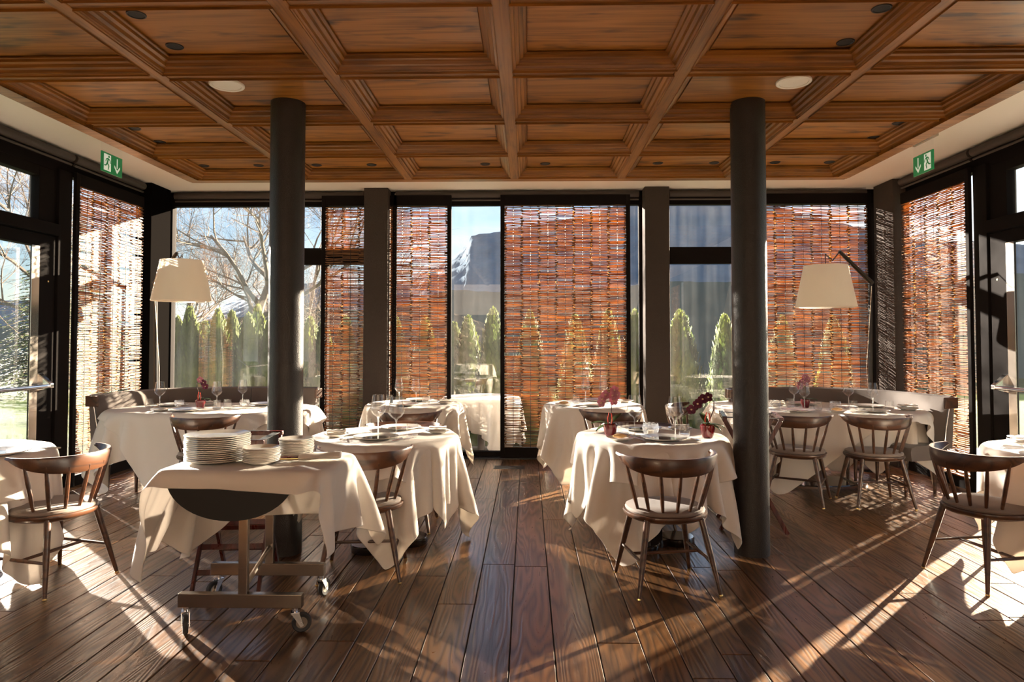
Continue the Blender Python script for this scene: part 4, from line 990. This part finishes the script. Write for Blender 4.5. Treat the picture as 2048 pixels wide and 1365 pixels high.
MB().b2((-.055, -.0175, .014), (.06, .0175, .018)).build('brass_inlay', 'gold_dot', sv)

# ------------------------------------------------------------------ folding tray stands
def tray_stand(x, y, rz, label, h=.83, w=.36, spread=.23):
    t = thing('folding_tray_stand', label, 'tray stand', (x, y, 0), rz)
    for s in (-1, 1):
        f0, f1 = Vector((0, s * spread, 0)), Vector((0, -s * spread * .85, h - .02))
        ww = w / 2 - (.02 if s > 0 else 0)
        for sx in (-1, 1):
            a = f0 + Vector((sx * ww, 0, 0)); b = f1 + Vector((sx * ww, 0, 0)); d = b - a
            ang = math.atan2(-(b.y - a.y), b.z - a.z)
            MB().box((a + b) / 2, (.018, .030, d.length), rx=ang).build('leg', 'mahogany', t, bevel=.003)
        for u in (.12, .27, .42) if s < 0 else (.16, .34):
            c = f0.lerp(f1, u); MB().box(c, (2 * ww - .018, .014, .032), rx=math.atan2(-(f1.y - f0.y), f1.z - f0.z)).build('rung', 'mahogany', t, bevel=.003)
        c = f1 + Vector((0, 0, .0)); MB().box(c + Vector((0, 0, .012)), (w + .03, .032, .026)).build('top_rail', 'mahogany', t, bevel=.004)
    MB().b2((-w / 2, -spread * .85, h - .006), (-w / 2 + .04, spread * .85, h - .003)).build('strap', 'black_panel', t)
    MB().b2((w / 2 - .04, -spread * .85, h - .006), (w / 2, spread * .85, h - .003)).build('strap', 'black_panel', t)
tray_stand(-1.69, 4.00, R(5), 'dark red mahogany folding tray stand behind the plate trolley', w=.36)
tray_stand(1.68, 5.22, R(78), 'dark red mahogany folding tray stand behind the right column', w=.40)

# ------------------------------------------------------------------ outdoors
gz = -.12
def terrain():
    m = MB(); m.b2((-60, -30, gz - .3), (60, 70, gz)); o = m.build('ground', 'lawn_green'); struct(o)
    m = MB(); m.b2((XL - .15, YB + .1, gz), (XR + 3.5, YB + 1.3, gz + .04)); m.b2((XR + .15, YBK, gz), (XR + 3.5, YB + .1, gz + .04)); struct(m.build('terrace', 'terrace_stone'))
terrain()
def ridge(name, Y, prof, m, depth, seed, step=1.6):
    """mountain flank: heights of the skyline over x, rising away from the viewer"""
    rg = np.random.RandomState(seed); xs = np.arange(prof[0][0], prof[-1][0], step); px = [p[0] for p in prof]; pz = [p[1] for p in prof]
    H = np.interp(xs, px, pz); n = 26; V = []; 
    jag = rg.rand(len(xs)) * .012
    for j in range(n):
        u = j / (n - 1)
        for i, xx in enumerate(xs):
            z = H[i] * (u ** .8) * (1 + jag[i] * u) + (rg.rand() - .5) * H[i] * .014 * (u < .97) * (u > .02)
            V.append((xx + (rg.rand() - .5) * step * .5, Y + depth * u + (rg.rand() - .5) * depth * .03, z + gz))
    k = len(xs); F = [(j * k + i, j * k + i + 1, (j + 1) * k + i + 1, (j + 1) * k + i) for j in range(n - 1) for i in range(k - 1)]
    # fall away behind the skyline
    me = bpy.data.meshes.new(name); me.from_pydata(V, [], F); me.materials.append(M(m)); me.shade_smooth(); o = bpy.data.objects.new(name, me); COL.objects.link(o); struct(o); return o
# skyline heights at about 300 m: z = 1.4 + (679-py)/1365*Y
def hz(px_, py_, Y): return ((px_ - 1055) / 1365 * Y, (679 - py_) / 1365 * Y + 1.4)
Yr = 330
P_ = [(-300, 600), (200, 600), (330, 640), (560, 575), (650, 560), (740, 575), (820, 560), (900, 518), (925, 498), (938, 486), (943, 471), (965, 468), (1000, 463), (1060, 452), (1130, 440), (1200, 425), (1255, 400), (1330, 370), (1460, 350), (1560, 420), (1800, 480), (2200, 500), (2700, 520)]
ridge('mountain', Yr - 45, [hz(a, b, Yr) for a, b in P_], 'hazy_hill', 45, 3, 1.8)
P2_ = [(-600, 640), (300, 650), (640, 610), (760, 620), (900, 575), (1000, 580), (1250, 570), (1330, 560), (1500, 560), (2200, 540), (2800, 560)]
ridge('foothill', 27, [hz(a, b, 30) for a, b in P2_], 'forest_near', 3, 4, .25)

def foliage_cone(seed, n, h, r0, size, up=.8):
    rg = random.Random(seed); V = []; F = []
    for k in range(n):
        t = rg.random() ** 1.15; a = rg.uniform(0, 2 * PI)
        bulge = 1 + .18 * math.sin(3 * a + seed) + .12 * math.sin(7 * a + 9 * t)
        rr = r0 * (1 - t) ** .62 * bulge * rg.uniform(.72, 1.04) * (min(1, .55 + t * 4))
        z = h * (t * .96 + .02); c = Vector((rr * math.cos(a), rr * math.sin(a), z))
        d = Vector((math.cos(a) * (1 - up), math.sin(a) * (1 - up), up)) + Vector((rg.uniform(-.35, .35), rg.uniform(-.35, .35), rg.uniform(-.1, .35)))
        d.normalize(); sd = d.cross(Vector((math.cos(a), math.sin(a), rg.uniform(-.5, .5)))).normalized(); L = size * rg.uniform(.6, 1.4); w = L * .28
        o = len(V); V += [c, c + d * L * .5 + sd * w, c + d * L, c + d * L * .5 - sd * w]; F.append((o, o + 1, o + 2, o + 3))
    m = MB(); m.v = [tuple(v) for v in V]; m.f = F; return m
cyp = []
def cypress(x, y, h, r, label, seed):
    t = thing('thuja_shrub', label, 'shrub', (x, y, gz), seed * 1.3, 'thuja shrubs of the garden hedge'); 
    if len(cyp) < 3:
        f = foliage_cone(seed, 5200, 1, .30, .055).build('foliage', 'cypress_green', t, kind='stuff')
        c = MB().lathe([(.20, .02), (.23, .2), (.18, .55), (.07, .85), (.001, .95)], 12).build('inner_foliage', 'cypress_green', t, smooth=True); s = MB().tube([(0, 0, 0), (0, 0, .3)], .03, 6).build('stem', 'bark', t)
        cyp.append((f, c, s))
    else:
        for q in cyp[seed % 3]: c = q.copy(); COL.objects.link(c); c.parent = t
    t.scale = (r / .30, r / .30, h)
CY = [(348, 640, 11.2), (372, 622, 11.0), (403, 648, 11.4), (430, 625, 11.0), (458, 628, 11.3), (492, 634, 11.0), (510, 618, 11.2), (540, 640, 11.1), (580, 630, 11), (618, 642, 11.2), (645, 650, 11.0), (690, 640, 11), (735, 635, 11.2), (790, 640, 11), (850, 640, 11.2),
      (908, 652, 11.4), (936, 638, 11.2), (986, 624, 10.6), (1060, 630, 11.4), (1150, 636, 11.6), (1216, 628, 11.4), (1268, 628, 11.2), (1358, 628, 10.8), (1446, 636, 11.2), (1560, 640, 11.4), (1660, 640, 11.2)]
CL = ['at the left end of the hedge, by the window frame', 'second in the hedge from the left window frame', 'third in the hedge, lower than its neighbours', 'fourth in the hedge, right of the lamp shade', 'fifth in the hedge', 'sixth in the hedge, partly shaded',
      'seventh in the hedge, left of the left column', 'just behind the left edge of the left column', 'hidden mostly by the left column', 'just right of the left column', 'at the left edge of the narrow left willow screen', 'behind the narrow willow screen', 'behind the left wall pillar',
      'behind the left part of the second willow screen', 'behind the right part of the second willow screen', 'small one at the left of the narrow clear middle window', 'bushy one in the narrow clear middle window', 'tall dark one right in the narrow clear middle window',
      'behind the left part of the orange willow screen', 'behind the middle of the orange willow screen', 'behind the right part of the orange willow screen', 'in the thin gap left of the right wall pillar', 'round topped one right of the right wall pillar', 'just left of the right column', 'behind the left part of the right rear screen', 'behind the right part of the right rear screen']
for k, ((px_, py_, Y), l) in enumerate(zip(CY, CL)):
    X = (px_ - 1055) / 1365 * Y; h = (679 - py_) / 1365 * Y + 1.4 - gz
    cypress(X, Y, h, .34 if k < 15 else .36 if k != 22 else .44, 'green garden thuja shrub ' + l, k + 1)

def bare_tree(x, y, h, label, seed, lean=(0, 0), dens=5, r0=.09, depth=5):
    rg = random.Random(seed); t = thing('bare_tree', label, 'tree', (x, y, gz)); big = MB(); tw = MB()
    def grow(p, d, L, r, lev):
        n = 4; pts = [p]; q = p.copy(); dd = d.copy()
        for k in range(n):
            dd = (dd + Vector((rg.uniform(-.22, .22), rg.uniform(-.22, .22), rg.uniform(-.08, .16)))).normalized(); q = q + dd * L / n; pts.append(q.copy())
        rad = [r * (1 - .5 * k / n) for k in range(n + 1)]
        (big if lev < 3 else tw).tube(pts, rad, 6 if lev < 2 else 3, cap=False)
        if lev < depth:
            nb = dens if lev else dens + 1
            for b in range(nb):
                u = rg.uniform(.35, 1) if lev else rg.uniform(.3, 1); i = min(n - 1, int(u * n)); c = pts[i].lerp(pts[i + 1], u * n - i if i < n else 1)
                a = rg.uniform(0, 2 * PI); o = dd.orthogonal().normalized(); o = (Matrix.Rotation(a, 3, dd) @ o); nd = (dd * rg.uniform(.35, .9) + o * rg.uniform(.6, 1.1) + Vector((0, 0, .18))).normalized()
                grow(c, nd, L * rg.uniform(.5, .78), r * .44, lev + 1)
    grow(Vector((0, 0, 0)), Vector((lean[0], lean[1], 1)).normalized(), h * .42, r0, 0)
    big.build('trunk_and_limbs', 'bark', t, smooth=False); tw.build('twigs', 'twig', t, kind='stuff')
bare_tree(-6.3, 14.2, 7.4, 'leafless spreading tree with thick forked trunk behind the hedge, big left window', 5, (.22, 0), 5, .13, 5)
bare_tree(-5.1, 15.5, 8.2, 'slender leafless tree just left of the left column, behind the hedge', 8, (.05, 0), 4, .06, 5)
bare_tree(-8.4, 16.2, 7.4, 'leafless tree at the left edge of the big left window', 14, (.1, 0), 5, .08, 5)
bare_tree(-15.6, 22.2, 10.5, 'big leafless tree seen through the pane above the left door', 21, (.1, 0), 5, .17, 5)
bare_tree(-5.0, 16.5, 4.2, 'low bare shrub right of the left column, below the hill', 31, (.1, 0), 5, .04, 5)
def spruce(x, y, h, label, seed):
    rg = random.Random(seed); t = thing('spruce_tree', label, 'tree', (x, y, gz)); MB().tube([(0, 0, 0), (0, 0, h)], [.09, .01], 8).build('trunk', 'bark', t, smooth=True)
    V = []; F = []; br = MB(); z = .25
    while z < h * .98:
        L = (h - z) * .42 + .05; nb = 9
        for k in range(nb):
            a = rg.uniform(0, 2 * PI); d = Vector((math.cos(a), math.sin(a), 0)); Lb = L * rg.uniform(.75, 1.1)
            tip = Vector((0, 0, z)) + d * Lb + Vector((0, 0, -.22 * Lb)); mid = Vector((0, 0, z)) + d * Lb * .5 + Vector((0, 0, -.04 * Lb)); br.tube([(0, 0, z), mid, tip], [.012, .008, .003], 3, cap=False)
            m = int(26 * Lb + 8)
            for j in range(m):
                u = rg.uniform(.15, 1); c = (Vector((0, 0, z)).lerp(mid, u * 2) if u < .5 else mid.lerp(tip, u * 2 - 1)); sg = rg.choice((-1, 1)); sd = Vector((-d.y, d.x, 0)) * sg
                dd = (sd * rg.uniform(.5, 1) + d * rg.uniform(.3, .9) + Vector((0, 0, rg.uniform(-.45, .1)))).normalized(); l = rg.uniform(.07, .15) * (1.25 - u * .5); w = Vector((0, 0, 1)).cross(dd).normalized() * l * .22
                o = len(V); V += [tuple(c), tuple(c + dd * l * .5 + w), tuple(c + dd * l), tuple(c + dd * l * .5 - w)]; F.append((o, o + 1, o + 2, o + 3))
        z += .075
    br.build('branches', 'bark', t, kind='stuff'); q = MB(); q.v = V; q.f = F; q.build('needles', 'spruce_needles', t, kind='stuff')
spruce(-13.0, 18.0, 4.4, 'pale green spruce seen through the left door glass', 4)
spruce(-16.2, 24.0, 6.5, 'larger spruce farther left behind the left door', 9)
# outdoor low fence boards and tables beyond the narrow middle window
def garden_table(x, y, label, clothf, rz):
    t = thing('garden_table', 'round table outdoors under a cloth, ' + label, 'table', (x, y, gz + .04))
    MB().cyl((0, 0, ZT - .04), .49, .03, 36).build('tabletop', 'walnut', t, smooth=True); MB().cyl((0, 0, 0), .05, ZT - .05, 16).build('pedestal', 'black_metal', t, smooth=True); MB().cyl((0, 0, 0), .25, .03, 24).build('base', 'black_metal', t)
    cloth_obj(clothf, 'white cloth on the outdoor round table, ' + label, 'tablecloth', (x, y, gz + .04), rz, name='tablecloth')
garden_table(-.60, 8.90, 'just outside the narrow clear middle window', A, 1.0)

# ------------------------------------------------------------------ back part of the room (mirrored in the glass)
for k, (x, y, l) in enumerate([(1.9, -1.2, 'behind the viewer on the right'), (-1.4, -1.6, 'behind the viewer on the left')]):
    round_table(x, y, l); cloth_obj((A, B)[k], 'white cloth on the round table ' + l, 'tablecloth', (x, y, 0), k)
    put('wine', x + .1, y + .1, 'wine glass on the table ' + l); put('plate', x - .1, y + .2, 'charger plate on the table ' + l)
print('objects', len(bpy.data.objects), 'planks', cnt)
